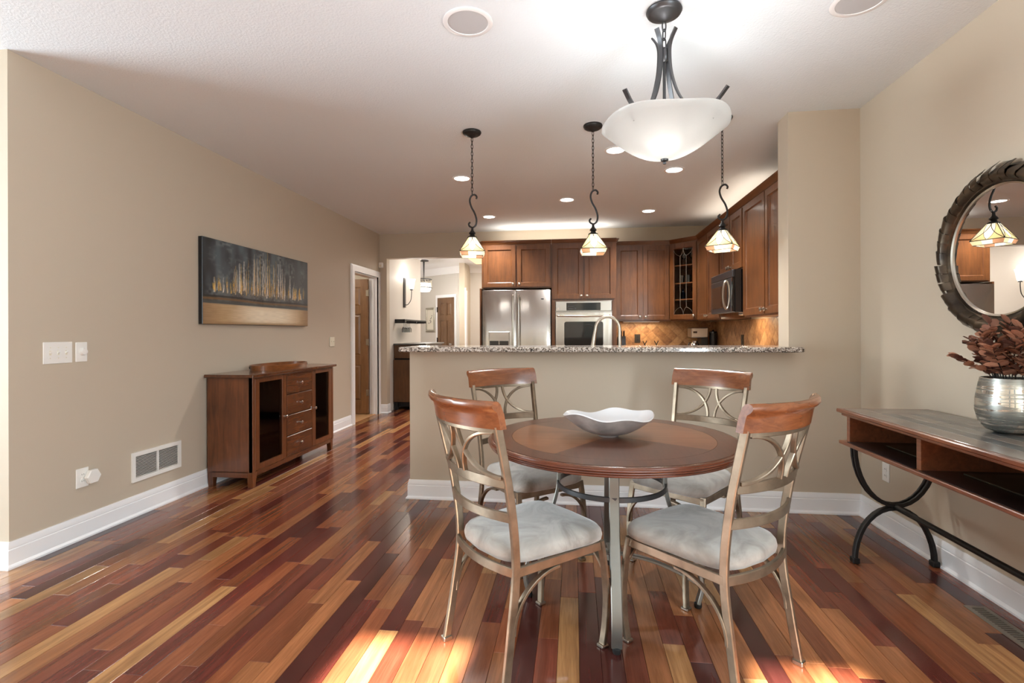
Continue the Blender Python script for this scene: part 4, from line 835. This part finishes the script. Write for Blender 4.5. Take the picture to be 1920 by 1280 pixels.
# ================================================================== CEILING
def chain(b, p0, p1, link=.034, r_=.0024, wid=.011):
    p0, p1 = Vector(p0), Vector(p1); n_ = max(2, round((p1 - p0).length / (link * .8))); d_ = (p1 - p0) / n_; L_ = d_.length / .8
    for i in range(n_):
        c = p0 + d_ * (i + .5); a = i * math.pi / 2 + .5; s_ = Vector((math.cos(a), math.sin(a), 0)); h_ = L_ / 2 - wid * .0
        pts = []
        for k in range(12):
            t_ = 2 * math.pi * k / 12; e = .6
            pts.append(tuple(c + s_ * (wid * .62 * math.copysign(abs(math.cos(t_)) ** e, math.cos(t_))) + Vector((0, 0, h_ * math.sin(t_)))))
        b.tube(pts, r_, 5, True)
    return b
def pendant(x, y, rz, label):
    t = thing('pendant_lamp', label, 'pendant lamp', (x, y, 1.80), 0, 'stained glass pendants over the bar'); t.rotation_euler = (0, 0, 0)
    z_ = lambda z: z - 1.80
    B().lathe([(0, z_(2.7395)), (.068, z_(2.7395)), (.070, z_(2.732)), (.066, z_(2.722)), (.052, z_(2.712)), (.046, z_(2.712)), (.022, z_(2.700)), (.008, z_(2.692)), (0, z_(2.690))], n=32).build('canopy', M['iron'], t, 40)
    chain(B(), (0, 0, z_(2.694)), (0, 0, z_(2.268))).build('chain', M['iron'], t)
    pts = []
    for a in range(-150, 91, 20): pts.append((.018 + .018 * math.cos(R(180 - (a + 150) * .78)) , z_(2.245) + .018 * math.sin(R(180 - (a + 150) * .78))))
    hook = catmull([(.030, 0, z_(2.236)), (.034, 0, z_(2.252)), (.018, 0, z_(2.268)), (-.006, 0, z_(2.258)), (-.018, 0, z_(2.225)), (-.008, 0, z_(2.18)), (.018, 0, z_(2.13)), (.032, 0, z_(2.08)), (.026, 0, z_(2.04)), (.004, 0, z_(2.022)), (-.020, 0, z_(2.032)), (-.026, 0, z_(2.05)), (-.014, 0, z_(2.062))], 5)
    cz, sz = math.cos(rz * .5), math.sin(rz * .5); hook = [(p.x * cz, p.x * sz, p.z) for p in hook]
    B().tube(hook, .0068, 8).build('scroll_hook', M['iron'], t)
    B().lathe([(.0, z_(2.024)), (.008, z_(2.022)), (.010, z_(2.0)), (.022, z_(1.985)), (.026, z_(1.976)), (.016, z_(1.97)), (.020, z_(1.96)), (.034, z_(1.952)), (.036, z_(1.944)), (0, z_(1.944))], n=20).build('cap', M['iron'], t, 40)
    zt, zb = z_(1.944), z_(1.834); wt, wb = .028, .092; zs = z_(1.804); ws = .080
    sh = bpy.data.objects.new('shade', None); C.objects.link(sh); sh.parent = t; sh.rotation_euler = (0, 0, rz)
    c1 = lambda v: v ** 1.35; c2 = lambda v: .78 * (1 - v) ** .75; vst = .36
    lo, hi = 0., 1.
    for _ in range(40):
        mid = (lo + hi) / 2
        if c1(mid) < c2(mid): lo = mid
        else: hi = mid
    vst = lo; seg = lambda a, c, n_=7: [a + (c - a) * i / n_ for i in range(n_ + 1)]
    def panel3(k, u, v):
        wd = wt + (wb - wt) * v; z = zt + (zb - zt) * v; x_, y_ = u * wd, -wd; a = k * math.pi / 2
        return (x_ * math.cos(a) - y_ * math.sin(a), x_ * math.sin(a) + y_ * math.cos(a), z)
    regs = [('sg_white', [(c1(v), v) for v in seg(0, vst)] + [(c2(v), v) for v in seg(vst, 1)][1:] + [(-c2(v), v) for v in reversed(seg(vst, 1))][1:] + [(-c1(v), v) for v in reversed(seg(0, vst))][1:-1])]
    for s in (1, -1):
        regs += [('sg_white', [(s * c1(v), v) for v in seg(0, vst)] + [(s * c2(v), v) for v in reversed(seg(0, vst))][1:]),
                 ('sg_cream' if s > 0 else 'sg_yellow', [(s * c2(v), v) for v in seg(0, vst)] + [(s * c1(v), v) for v in seg(vst, 1)][1:] + [(s * 1, 0)]),
                 ('sg_yellow', [(s * c2(v), v) for v in seg(vst, 1)] + [(s * c1(v), v) for v in reversed(seg(vst, 1))][:-1])]
    cmb = B()
    for k in range(4):
        for mk, poly in regs:
            o = B().add([panel3(k, *p) for p in poly], [tuple(range(len(poly)))]).build('glass_piece', M[mk], t, 0); o.rotation_euler = (0, 0, rz)
        for s in (1, -1):
            cmb.tube([panel3(k, s * c1(v), v) for v in seg(0, 1, 10)], .0022, 5); cmb.tube([panel3(k, s * c2(v), v) for v in seg(0, 1, 10)], .0012, 5)
        cmb.tube([panel3(k, -1, 0), panel3(k, -1, 1)], .0022, 5); cmb.tube([panel3(k, -1, 1), panel3(k, 1, 1)], .0026, 5)
        a = k * math.pi / 2; rot = lambda x_, y_, z: (x_ * math.cos(a) - y_ * math.sin(a), x_ * math.sin(a) + y_ * math.cos(a), z)
        for i, mk in enumerate(('sg_brown', 'sg_white', 'sg_cream')):
            u0, u1 = -1 + 2 * i / 3, -1 + 2 * (i + 1) / 3
            o = B().add([rot(u0 * wb, -wb, zb), rot(u1 * wb, -wb, zb), rot(u1 * ws, -ws, zs), rot(u0 * ws, -ws, zs)], [(0, 1, 2, 3)]).build('skirt_glass', M[mk], t, 0); o.rotation_euler = (0, 0, rz)
        cmb.tube([rot(-ws, -ws, zs), rot(ws, -ws, zs)], .0018, 5)
    o = cmb.build('lead_came', M['lead'], t); o.rotation_euler = (0, 0, rz); bpy.data.objects.remove(sh)
    bl = B().lathe([(0, .055), (.012, .065), (.015, .08), (.010, .10), (.009, .14), (0, .14)], n=14).build('bulb', M['bulb'], t)
    light('pendant_bulb', 'POINT', (x, y, 1.850), 1.3, (1, .86, .66), shadow_soft_size=.03).parent = None
pendant(-.757, 3.772, R(11), 'stained glass pendant lamp at the hall end of the bar')
pendant(.138, 3.768, R(2), 'stained glass pendant lamp over the middle of the bar, above the faucet')
pendant(1.035, 3.75, R(-32), 'stained glass pendant lamp nearest the pillar')
# bowl chandelier
CX, CY = .42, 2.457
chd = thing('bowl_chandelier', 'frosted glass bowl chandelier on dark metal arms above the table', 'chandelier', (CX, CY, 2.03)); zz0 = 2.03
B().lathe([(0, .7095), (.078, .7095), (.082, .70), (.076, .688), (.066, .682), (.06, .682), (.03, .662), (.012, .655), (0, .65)], n=40).build('canopy', M['pewter'], chd, 40)
chain(B(), (0, 0, .655), (0, 0, .53), .05, .0034, .016).build('chain', M['pewter'], chd)
B().lathe([(0, .535), (.012, .53), (.022, .52), (.024, .49), (.020, .475), (.008, .465), (0, .465)], n=20).build('hub', M['pewter'], chd, 40); B().tube([(0, 0, .47), (0, 0, .02)], .0075, 10).build('centre_rod', M['pewter'], chd)
rimz = lambda th: .175 + .026 * math.cos(4 * (th - R(45 + 12)))
for k in range(4):
    a = R(45 + 90 * k + 3); dr = Vector((math.cos(a), math.sin(a), 0)); sd = Vector((-math.sin(a), math.cos(a), 0))
    path = catmull([tuple(dr * r_ + Vector((0, 0, z))) for r_, z in ((.062, .60), (.036, .555), (.028, .50), (.038, .40), (.075, .29), (.135, .21), (.20, .185), (.255, .20), (.305, .245))], 6)
    B().bar(path, .022, .0075, sd).build('arm', M['pewter'], chd, 40)
    p = dr * .235; B().tube([tuple(p + Vector((0, 0, .197))), tuple(p + Vector((0, 0, .128)))], .005, 8).build('clip_pin', M['pewter'], chd)
N = 72; rings = []
def cb(t_, th, off=0):
    rr = .288 * t_; z = .012 + .150 * t_ ** 2.1 - .012 * t_ ** 8 + .009 * t_ ** 6 * math.cos(4 * (th - R(48))) + .018 * t_; return (rr * math.cos(th), rr * math.sin(th), z + off)
ts = [.03] + [i / 12 for i in range(1, 13)]
out = [[cb(t_, 2 * math.pi * j / N) for j in range(N)] for t_ in ts]; inn = [[cb(t_, 2 * math.pi * j / N, .006) for j in range(N)] for t_ in reversed(ts)]
B().loft(out + inn).build('glass_bowl', M['bowlglass'], chd, 60)
B().lathe([(0, -.012), (.007, -.010), (.008, -.003), (.005, .0), (.017, .004), (.018, .012), (0, .016)], n=20).build('finial', M['pewter'], chd, 40)
for k in range(3):
    a = R(20 + 120 * k); p = Vector((.085 * math.cos(a), .085 * math.sin(a), 0)); B().lathe([(0, .10), (.02, .105), (.027, .13), (.02, .165), (.013, .18), (.013, .2), (0, .2)], p.x, p.y, 14).build('bulb', M['lamp'], chd)
    light('chandelier_bulb', 'POINT', (CX + p.x, CY + p.y, zz0 + .085), 7, (1, .98, .97), shadow_soft_size=.035)
# recessed downlights
for i, (x, y, lb) in enumerate(((-1.085, 4.90, 'recessed ceiling light beside the chain of the left pendant'), (-1.097, 6.58, 'recessed ceiling light in front of the refrigerator'), (-.079, 5.85, 'recessed ceiling light in the middle of the kitchen ceiling'), (.92, 6.53, 'recessed ceiling light nearest the corner cabinet'), (.924, 4.90, 'recessed ceiling light just below the chandelier finial'), (.342, 4.304, 'recessed ceiling light half hidden behind the chandelier bowl'))):
    t = thing('recessed_light', lb, 'ceiling light', (x, y, ZC), 0, 'recessed kitchen downlights')
    B().lathe([(.092, -.0005), (.094, -.004), (.088, -.007), (.074, -.006), (.070, -.0005)], n=36, cap=False).build('trim_ring', M['trim'], t, 40); B().lathe([(0, -.003), (.071, -.003), (.071, -.0008), (0, -.0008)], n=36).build('lamp_disc', M['lamp'], t, 0)
    light('downlight', 'SPOT', (x, y, ZC - .02), 110, (.98, .97, .95), (0, 0, -1), spot_size=R(125), spot_blend=.8, shadow_soft_size=.06)
for x, y, lb in ((-.507, 2.434, 'round white in ceiling speaker left of the chandelier'), (1.293, 2.50, 'round white in ceiling speaker cut by the top edge near the right wall')):
    t = thing('ceiling_speaker', lb, 'speaker', (x, y, ZC), 0, 'ceiling speakers'); B().lathe([(.120, -.0005), (.121, -.004), (.117, -.007), (.098, -.007), (.097, -.004)], n=48, cap=False).build('rim', M['trim'], t, 40); B().lathe([(.0, -.006), (.05, -.006), (.0985, -.004), (.0985, -.001), (0, -.001)], n=48).build('speaker_grille', M['grille'], t, 40)
for nm_, x, y, sx, rz_ in (('fill_light_back', -.3, 7.3, 1.6, 0), ('fill_light_right', 1.78, 6.0, 1.8, 90)):  # uplights and strips added to brighten the kitchen ceiling
    l = light(nm_, 'AREA', (x, y, 2.50), 3.2 if rz_ == 0 else 1.2, (1, .97, .93), (0, 0, 1), shape='RECTANGLE', size=sx, size_y=.2); l.rotation_euler = (math.pi, 0, R(rz_)); l.location.z = 2.505
    t = thing('cabinet_top_fill', 'added fill light strip lying on top of the ' + ('refrigerator and oven cabinets' if rz_ == 0 else 'right wall cabinets'), 'lamp', (x, y, 2.4305), R(rz_)); B().box(-sx / 2, sx / 2, -.10, .10, 0, .055, .004).build('housing', M['trim'], t, 0); B().box(-sx / 2 + .01, sx / 2 - .01, -.09, .09, .055, .06).build('diffuser', M['strip'], t, 0)
# under cabinet lamps
for x, y, sx, sy, rz_ in ((.93, 7.36, .5, .04, 0), (1.78, 4.5, .5, .04, 90), (1.72, 5.47, .2, .05, 90)):
    z = 1.376 if y > 7 else (1.362 if y < 5 else 1.412); nm = {7: 'back wall', 4: 'right wall', 5: 'microwave'}[int(y)]
    t = thing('under_cabinet_lamp', 'slim warm lamp under the ' + ('microwave' if nm == 'microwave' else 'cabinets of the ' + nm), 'lamp', (x, y, z), R(rz_)); B().box(-sx / 2, sx / 2, -sy / 2, sy / 2, -.006, .006, .002).build('housing', M['trim'], t, 0)
    B().box(-sx / 2 + .01, sx / 2 - .01, -sy / 2 + .006, sy / 2 - .006, -.0075, -.006).build('diffuser', M['strip'], t, 0); l = light('task_light', 'AREA', (x, y, z - .01), 3.2, (1, .78, .52), (0, 0, -1), shape='RECTANGLE', size=sx, size_y=sy); l.rotation_euler = (0, 0, R(rz_))

# ================================================================== RIGHT WALL
cs = thing('console_table', 'dark wooden console table with slate inlaid top on curved iron legs', 'console table', (1.68, 2.37, 0)); O = (1.68, 2.37, 0)
x0, x1, y0, y1, zt = 1.436, 1.905, 1.70, 3.03, .815
B(O).box(x0, x1, y0, y1, zt - .022, zt - .002, .004).box(x0 + .018, x1 - .006, y0 + .018, y1 - .018, zt - .038, zt - .022, .003).build('top_frame', M['console'], cs, 0)
bw = .07
def inlay(a0, a1, b0, b1, mk): B(O).box(a0 + .0012, a1 - .0012, b0 + .0012, b1 - .0012, zt - .004, zt, .0008).build('slate_tile', M[mk], cs, 0)
xa, xb = x0 + .022, x1 - .012; ya, yb_ = y0 + .03, y1 - .03
inlay(xa, xa + .10, ya, yb_, 'slate_c'); inlay(xb - .06, xb, ya, yb_, 'slate_a'); xi0, xi1 = xa + .10, xb - .06
inlay(xi0, xi1, yb_ - .17, yb_, 'slate_c'); inlay(xi0, xi1, ya, ya + .17, 'slate_c')
w3 = (xi1 - xi0) / 4; segs = [ya + .17, ya + .50, ya + .83, yb_ - .17]
for i in range(4):
    for j in range(3): inlay(xi0 + w3 * i, xi0 + w3 * (i + 1), segs[j], segs[j + 1], ('slate_b', 'slate_c', 'slate_b', 'slate_a')[(i + j * 2) % 4])
zb0, zb1 = .622, .640
B(O).box(x0 + .008, x1 - .006, y0 + .01, y1 - .01, zb0, zb1, .003).build('lower_board', M['console'], cs, 0)
for yy in (y1 - .075, 2.385, y0 + .045): B(O).box(x0 + .032, x1 - .012, yy, yy + .028, zb1, zt - .038, .002).build('divider', M['console'], cs, 0)
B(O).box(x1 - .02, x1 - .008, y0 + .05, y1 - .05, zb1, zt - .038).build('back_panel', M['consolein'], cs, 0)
for q0, q1 in ((y0 + .074, 2.384), (2.414, y1 - .076)): B(O).box(x0 + .02, x1 - .021, q0, q1, zb1 + .0002, zb1 + .003).build('dark_shelf_sheet', M['consolein'], cs, 0)  # dark sheets over the lower board make the shelf interior near black
for a0, a1 in ((2.45, 2.86), (1.80, 2.33)): B(O).box(x0 + .16, x1 - .04, a0, a1, zb1 + .0032, zb1 + .009, .002).build('shelf_mat', M['mat_dark'], cs, 0)
xm = (1.486 + 1.876) / 2; rx = (1.876 - 1.486) / 2
for yy, s in ((2.955, 1), (1.78, -1)):
    for q in (0, .028):
        B(O).bar([(xm + rx * 1.02 * math.cos(R(180 + a)), yy - s * q, zb0 - (.622 - .315) * 1.0 * math.sin(R(a)) * 1.0) for a in range(0, 181, 10)], .014, .020, (0, 1, 0)).build('upper_arc', M['iron'], cs, 40)
    lg = B(O).bar([(xm + rx * math.cos(R(a)), yy - s * .014, .015 + .285 * math.sin(R(a))) for a in range(0, 181, 10)], .030, .022, (0, 1, 0)).build('lower_arc', M['iron'], cs, 40)
    for s2 in (-1, 1): B(O).box(xm + s2 * rx - .018, xm + s2 * rx + .018, yy - s * .014 - .02, yy - s * .014 + .02, 0, .03, .004).build('foot', M['iron'], lg, 0)
B(O).tube([(xm, 2.94, .308), (xm, 1.80, .308)], .014, 12).build('stretcher', M['iron'], cs)
# vase with copper branches
VX, VY = 1.792, 2.362
va = B().lathe([(0, 0), (.045, 0), (.075, .012), (.098, .045), (.109, .09), (.108, .135), (.100, .185), (.093, .220), (.093, .227), (.088, .227), (.095, .18), (.102, .13), (.103, .09), (.092, .05), (.07, .02), (0, .012)], n=56, cap=False)
vp = []
for (x, y, z) in va.v: vp.append((x, y, z))
va = va.build('mercury_glass_vase', M['vase'], None, 60); va.location = (VX, VY, zt + .0005); tag(va, 'silver banded mercury glass vase on the console table', 'vase')
br = thing('copper_branches', 'glittery copper artificial leaf branches standing in the silver vase', 'plant', (VX, VY, zt + .02))
lv = [(0, 0, 0), (.012, .010, .003), (.016, .025, .001), (.011, .042, -.003), (0, .050, -.008), (-.011, .042, -.003), (-.016, .025, .001), (-.012, .010, .003), (0, .012, -.001), (0, .026, -.004), (0, .042, -.007)]
leafb = B().add(lv, [(0, 1, 8), (1, 2, 9, 8), (2, 3, 10, 9), (3, 4, 10), (0, 8, 7), (7, 8, 9, 6), (6, 9, 10, 5), (5, 10, 4)]); lm = leafb.mesh('leaf', M['leaf'], 60)
rl = random.Random(3); nl = 0
for k in range(17):
    a = 2 * math.pi * k / 17 + rl.uniform(-.2, .2); lean = rl.uniform(.0, .11); hgt = rl.uniform(.08, .13) + .15 * (1 - lean / .11)
    if k == 3: lean, hgt = .02, .27
    dx, dy = math.cos(a), math.sin(a)
    if dx > .3: dx, dy = -dx * .3, dy
    path = catmull([(dx * .03, dy * .03, .02), (dx * .05, dy * .05, .20), (dx * (.07 + lean * .5), dy * (.07 + lean * .5), .215 + hgt * .45), (dx * (.07 + lean), dy * (.07 + lean), .215 + hgt * .8)], 6)
    B().tube(path, [.0022] * (len(path) - 1) + [.001], 5).build('stem', M['iron'], br)
    for i, p in enumerate(path[7:]):
        for s in (-1, 1):
            if rl.random() < .06: continue
            tdir = (path[min(i + 8, len(path) - 1)] - path[i + 6]).normalized(); side = Vector((-dy, dx, 0)) * s
            d_ = (tdir * rl.uniform(.45, .9) + side * rl.uniform(.5, 1) + Vector((0, 0, rl.uniform(-.25, .35)))).normalized()
            if p.x + VX + d_.x * .06 > XR - .10: continue
            o = bpy.data.objects.new('leaf', lm); C.objects.link(o); o.parent = br; o.location = p; q = d_.to_track_quat('Y', 'Z'); o.rotation_mode = 'QUATERNION'; o.rotation_quaternion = q @ Matrix.Rotation(rl.uniform(-.7, .7), 4, 'Y').to_quaternion(); sc_ = rl.uniform(.75, 1.12); o.scale = (sc_, sc_, sc_); nl += 1
# mirror
MY, MZ, RI, RO = 2.54, 1.60, .292, .392
mr = thing('round_mirror', 'round wall mirror in a dark torn metal petal frame', 'mirror', (XR, MY, MZ))
N = 96
B().lathe([(0, -.022), (RI, -.022), (RI, -.016), (0, -.016)], 0, 0, N, 0, 'x').build('mirror_glass', M['mirror'], mr, 0)
B().lathe([(RI - .004, -.005), (RI - .004, -.027), (RI + .004, -.031), (RI + .010, -.026), (RI + .010, -.005)], 0, 0, N, 0, 'x', cap=False).build('inner_bead', M['nickel'], mr, 40)
B().lathe([(RI + .008, -.004), (RI + .012, -.040), (RI + .04, -.050), (RI + .072, -.030), (RI + .085, -.004)], 0, 0, N, 0, 'x', cap=False).build('frame_core', M['petal'], mr, 50)
rp = random.Random(8); K = 40
for k in range(K):
    a0 = 2 * math.pi * k / K + rp.uniform(-.02, .02); wd = 2 * math.pi / K * rp.uniform(.86, 1.2); ext = rp.uniform(.92, 1.06); sk = rp.uniform(.02, .10); lift = rp.uniform(.002, .012); b = B(); rings = []
    for i in range(9):
        u = i / 8; ph = math.pi * .92 * u * 1.0; rad = RI + .008 + (RO - RI - .008) * ext * u; xh = -.012 - .050 * math.sin(math.pi * min(1, .12 + u * .86)) - lift * (u > .15)
        half = wd / 2 * (1 if u < .75 else 1 - (u - .75) / .25 * rp.uniform(.05, .4)); tilt = .006
        row = []
        for j in (-1, -.35, .35, 1): row.append((xh - (tilt * j * u), (rad + rp.uniform(-.003, .003)) * math.cos(a0 + sk * u + half * j), (rad + rp.uniform(-.003, .003)) * math.sin(a0 + sk * u + half * j)))
        rings.append(row)
    bot = [[(x + .0018, y, z) for x, y, z in r_] for r_ in rings]; full = [r_ + list(reversed(q)) for r_, q in zip(rings, bot)]
    b.loft(full).build('petal', M['petal'], mr, 50)
plate('wall_outlet', 'white outlet plate on the right wall below the console table', 'outlet', 3.395, 3.466, .305, .42, 'outlet', 'R')
fv = thing('floor_register', 'taupe louvred floor register beside the right baseboard', 'vent', (1.776, 2.38, 0)); O = (1.776, 2.38, 0)
a0, a1, b0, b1 = 1.733, 1.822, 2.20, 2.533; f = .020
B(O).box(a0, a1, b0, b0 + f, .0003, .005).box(a0, a1, b1 - f, b1, .0003, .005).box(a0, a0 + f, b0 + f, b1 - f, .0003, .005).box(a1 - f, a1, b0 + f, b1 - f, .0003, .005).build('frame', M['vent'], fv, 0)
B(O).box(a0 + f, a1 - f, b0 + f, b1 - f, .0002, .001).build('dark_well', M['dark'], fv, 0)
for i in range(19): B(O).box(a0 + f, a1 - f, b0 + f + .0154 * i + .002, b0 + f + .0154 * i + .009, .001, .0038).build('slat', M['vent'], fv, 0)

# ================================================================== HALL
hc = thing('hall_bar_cabinet', 'brown wooden bar cabinet standing in the hall beyond the opening', 'cabinet', (-2.6, 8.4, 0)); O = (-2.6, 8.4, 0)
B(O).box(-2.862, -2.40, 7.86, 9.0, .13, .80, .004).build('lower_body', M['barcab'], hc, 0); B(O).box(-2.855, -2.36, 7.88, 8.98, .825, 1.035, .004).build('upper_body', M['barcab'], hc, 0)
B(O).box(-2.85, -2.42, 7.90, 8.96, .80, .825).build('recess', M['dark'], hc, 0); B(O).box(-2.862, -2.33, 7.86, 9.02, 1.035, 1.06, .006).build('top', M['slate_b'], hc, 0)
for y in (7.9, 8.25): B(O).box(-2.36, -2.35, y, y + .3, .84, 1.02, .003).build('drawer_front', M['steelflat'], hc, 0)
for x in (-2.83, -2.44):
    for y in (7.9, 8.94): B(O).box(x - .025, x + .025, y - .025, y + .025, 0, .13, .004).build('foot', M['blackplastic'], hc, 0)
B(O).box(-2.84, -2.42, 7.93, 8.93, .05, .13).build('plinth', M['blackplastic'], hc, 0)
wr = thing('wine_glass_rack', 'black wall mounted stemware rack in the hall', 'rack', (-2.80, 8.55, 1.42)); O = (-2.80, 8.55, 1.42)
B(O).box(-2.869, -2.70, 7.95, 7.985, 1.385, 1.45, .004).box(-2.869, -2.845, 7.95, 9.15, 1.43, 1.45, .003).box(-2.72, -2.70, 7.95, 9.15, 1.425, 1.45, .003).box(-2.869, -2.70, 9.115, 9.15, 1.40, 1.45, .004).box(-2.869, -2.70, 8.54, 8.57, 1.39, 1.45, .004).build('frame', M['blackplastic'], wr, 0)
for i in range(15):
    y = 8.02 + .075 * i; B(O).tube([(-2.85, y, 1.425), (-2.855, y, 1.398), (-2.72, y, 1.398), (-2.715, y, 1.425)], .004, 6).build('rail', M['blackplastic'], wr)
for i in range(5):
    y = 8.133 + .075 * i; g_ = goblet('wine_glass', ('first', 'second', 'third', 'fourth', 'fifth')[i] + ' hanging wine glass from the near end of the black hall rack', -2.78, y, 1.4, M['goblet'], .032, .17, 'wine glasses hanging in the hall rack'); g_.rotation_euler = (math.pi, 0, 0); g_.location.z = 1.408
sc = thing('wall_sconce', 'dark metal wall sconce with a lit white glass shade in the hall', 'sconce', (-2.87, 8.40, 1.9)); O = (-2.87, 8.40, 1.9)
B(O).box(-2.869, -2.845, 8.36, 8.44, 1.66, 2.16, .004).build('backplate', M['pewter'], sc, 0); B(O).tube(catmull([(-2.85, 8.40, 1.70), (-2.80, 8.40, 1.71), (-2.75, 8.40, 1.78), (-2.735, 8.40, 1.88), (-2.735, 8.40, 1.95)], 6), .006, 8).build('arm', M['pewter'], sc)
B(O).lathe([(0, .0), (.028, .0), (.022, .015), (.022, .02)], -2.735, 8.40, 20, 1.95).build('cup', M['pewter'], sc); B(O).lathe([(.024, .0), (.035, .01), (.045, .06), (.052, .12), (.068, .17), (.065, .17), (.048, .12), (.041, .06), (.031, .012), (0, .01)], -2.735, 8.40, 28, 1.968, cap=False).build('shade', M['sconceglass'], sc, 50)
light('sconce_bulb', 'POINT', (-2.735, 8.40, 2.16), 4, (1, .95, .88), shadow_soft_size=.04)
pc = foyer(1.10); pf = thing('framed_botanical_print', 'small botanical print in a silver frame left of the far hall door', 'picture', (pc.x + nF.x * .003, pc.y + nF.y * .003, 1.54), angF)
for (x0, x1, z0, z1) in ((-.16, .16, .24, .29), (-.16, .16, -.29, -.24), (-.16, -.12, -.24, .24), (.12, .16, -.24, .24)): B().box(x0, x1, -.03, 0, z0, z1, .006).build('frame_rail', M['silverframe'], pf, 0)
B().box(-.12, .12, -.012, -.002, -.24, .24).build('print_paper', M['print'], pf, 0); rr_ = random.Random(2)
for i in range(7): u, v_ = rr_.uniform(-.06, .06), rr_.uniform(-.1, .1); B().lathe([(.016, 0), (.010, -.001), (0, -.001)], u, v_, 8, -.0122, 'y').build('printed_flower', M['ink'], pf, 0)
fl = thing('foyer_ceiling_light', 'drum shaped crystal ceiling light in the foyer', 'ceiling light', (-3.12, 10.4, 2.06))
B().lathe([(.10, .679), (.10, .66), (.02, .65), (.007, .28), (.0, .28)], n=24).build('stem', M['pewter'], fl, 40)
for z in (.10, .27): B().lathe([(.165, z), (.17, z), (.17, z + .018), (.165, z + .018)], n=36, cap=False).build('band', M['pewter'], fl, 40)
for k in range(16): a = 2 * math.pi * k / 16; B().tube([(.167 * math.cos(a), .167 * math.sin(a), .27), (.16 * math.cos(a + .2), .16 * math.sin(a + .2), .19), (.167 * math.cos(a + .39), .167 * math.sin(a + .39), .11)], .006, 6).build('crystal_strand', M['nickel'], fl)
B().lathe([(0, .02), (.12, .03), (.15, .08), (.15, .2), (0, .2)], n=28).build('diffuser', M['sconceglass'], fl, 40)
light('foyer_lamp', 'POINT', (-3.12, 10.4, 2.0), 40, (1, .96, .9), shadow_soft_size=.12)
t = thing('hall_fill_panel', 'added fill light panel on the hall ceiling', 'ceiling light', (-1.6, 9.6, 2.74)); B().box(-.52, .52, -1.32, 1.32, -.03, -.0005, .004).build('housing', M['trim'], t, 0); B().box(-.5, .5, -1.3, 1.3, -.034, -.03).build('diffuser', M['strip'], t, 0)  # panel added, with the area light below, to brighten the hall
light('hall_fill_light', 'AREA', (-1.6, 9.6, 2.70), 32, (1, .98, .95), (0, 0, -1), shape='RECTANGLE', size=1.0, size_y=2.6)
light('side_room_fill', 'POINT', (-3.9, 6.7, 2.2), 14, (1, .93, .82), shadow_soft_size=.1)  # unseen point light added to brighten the side room
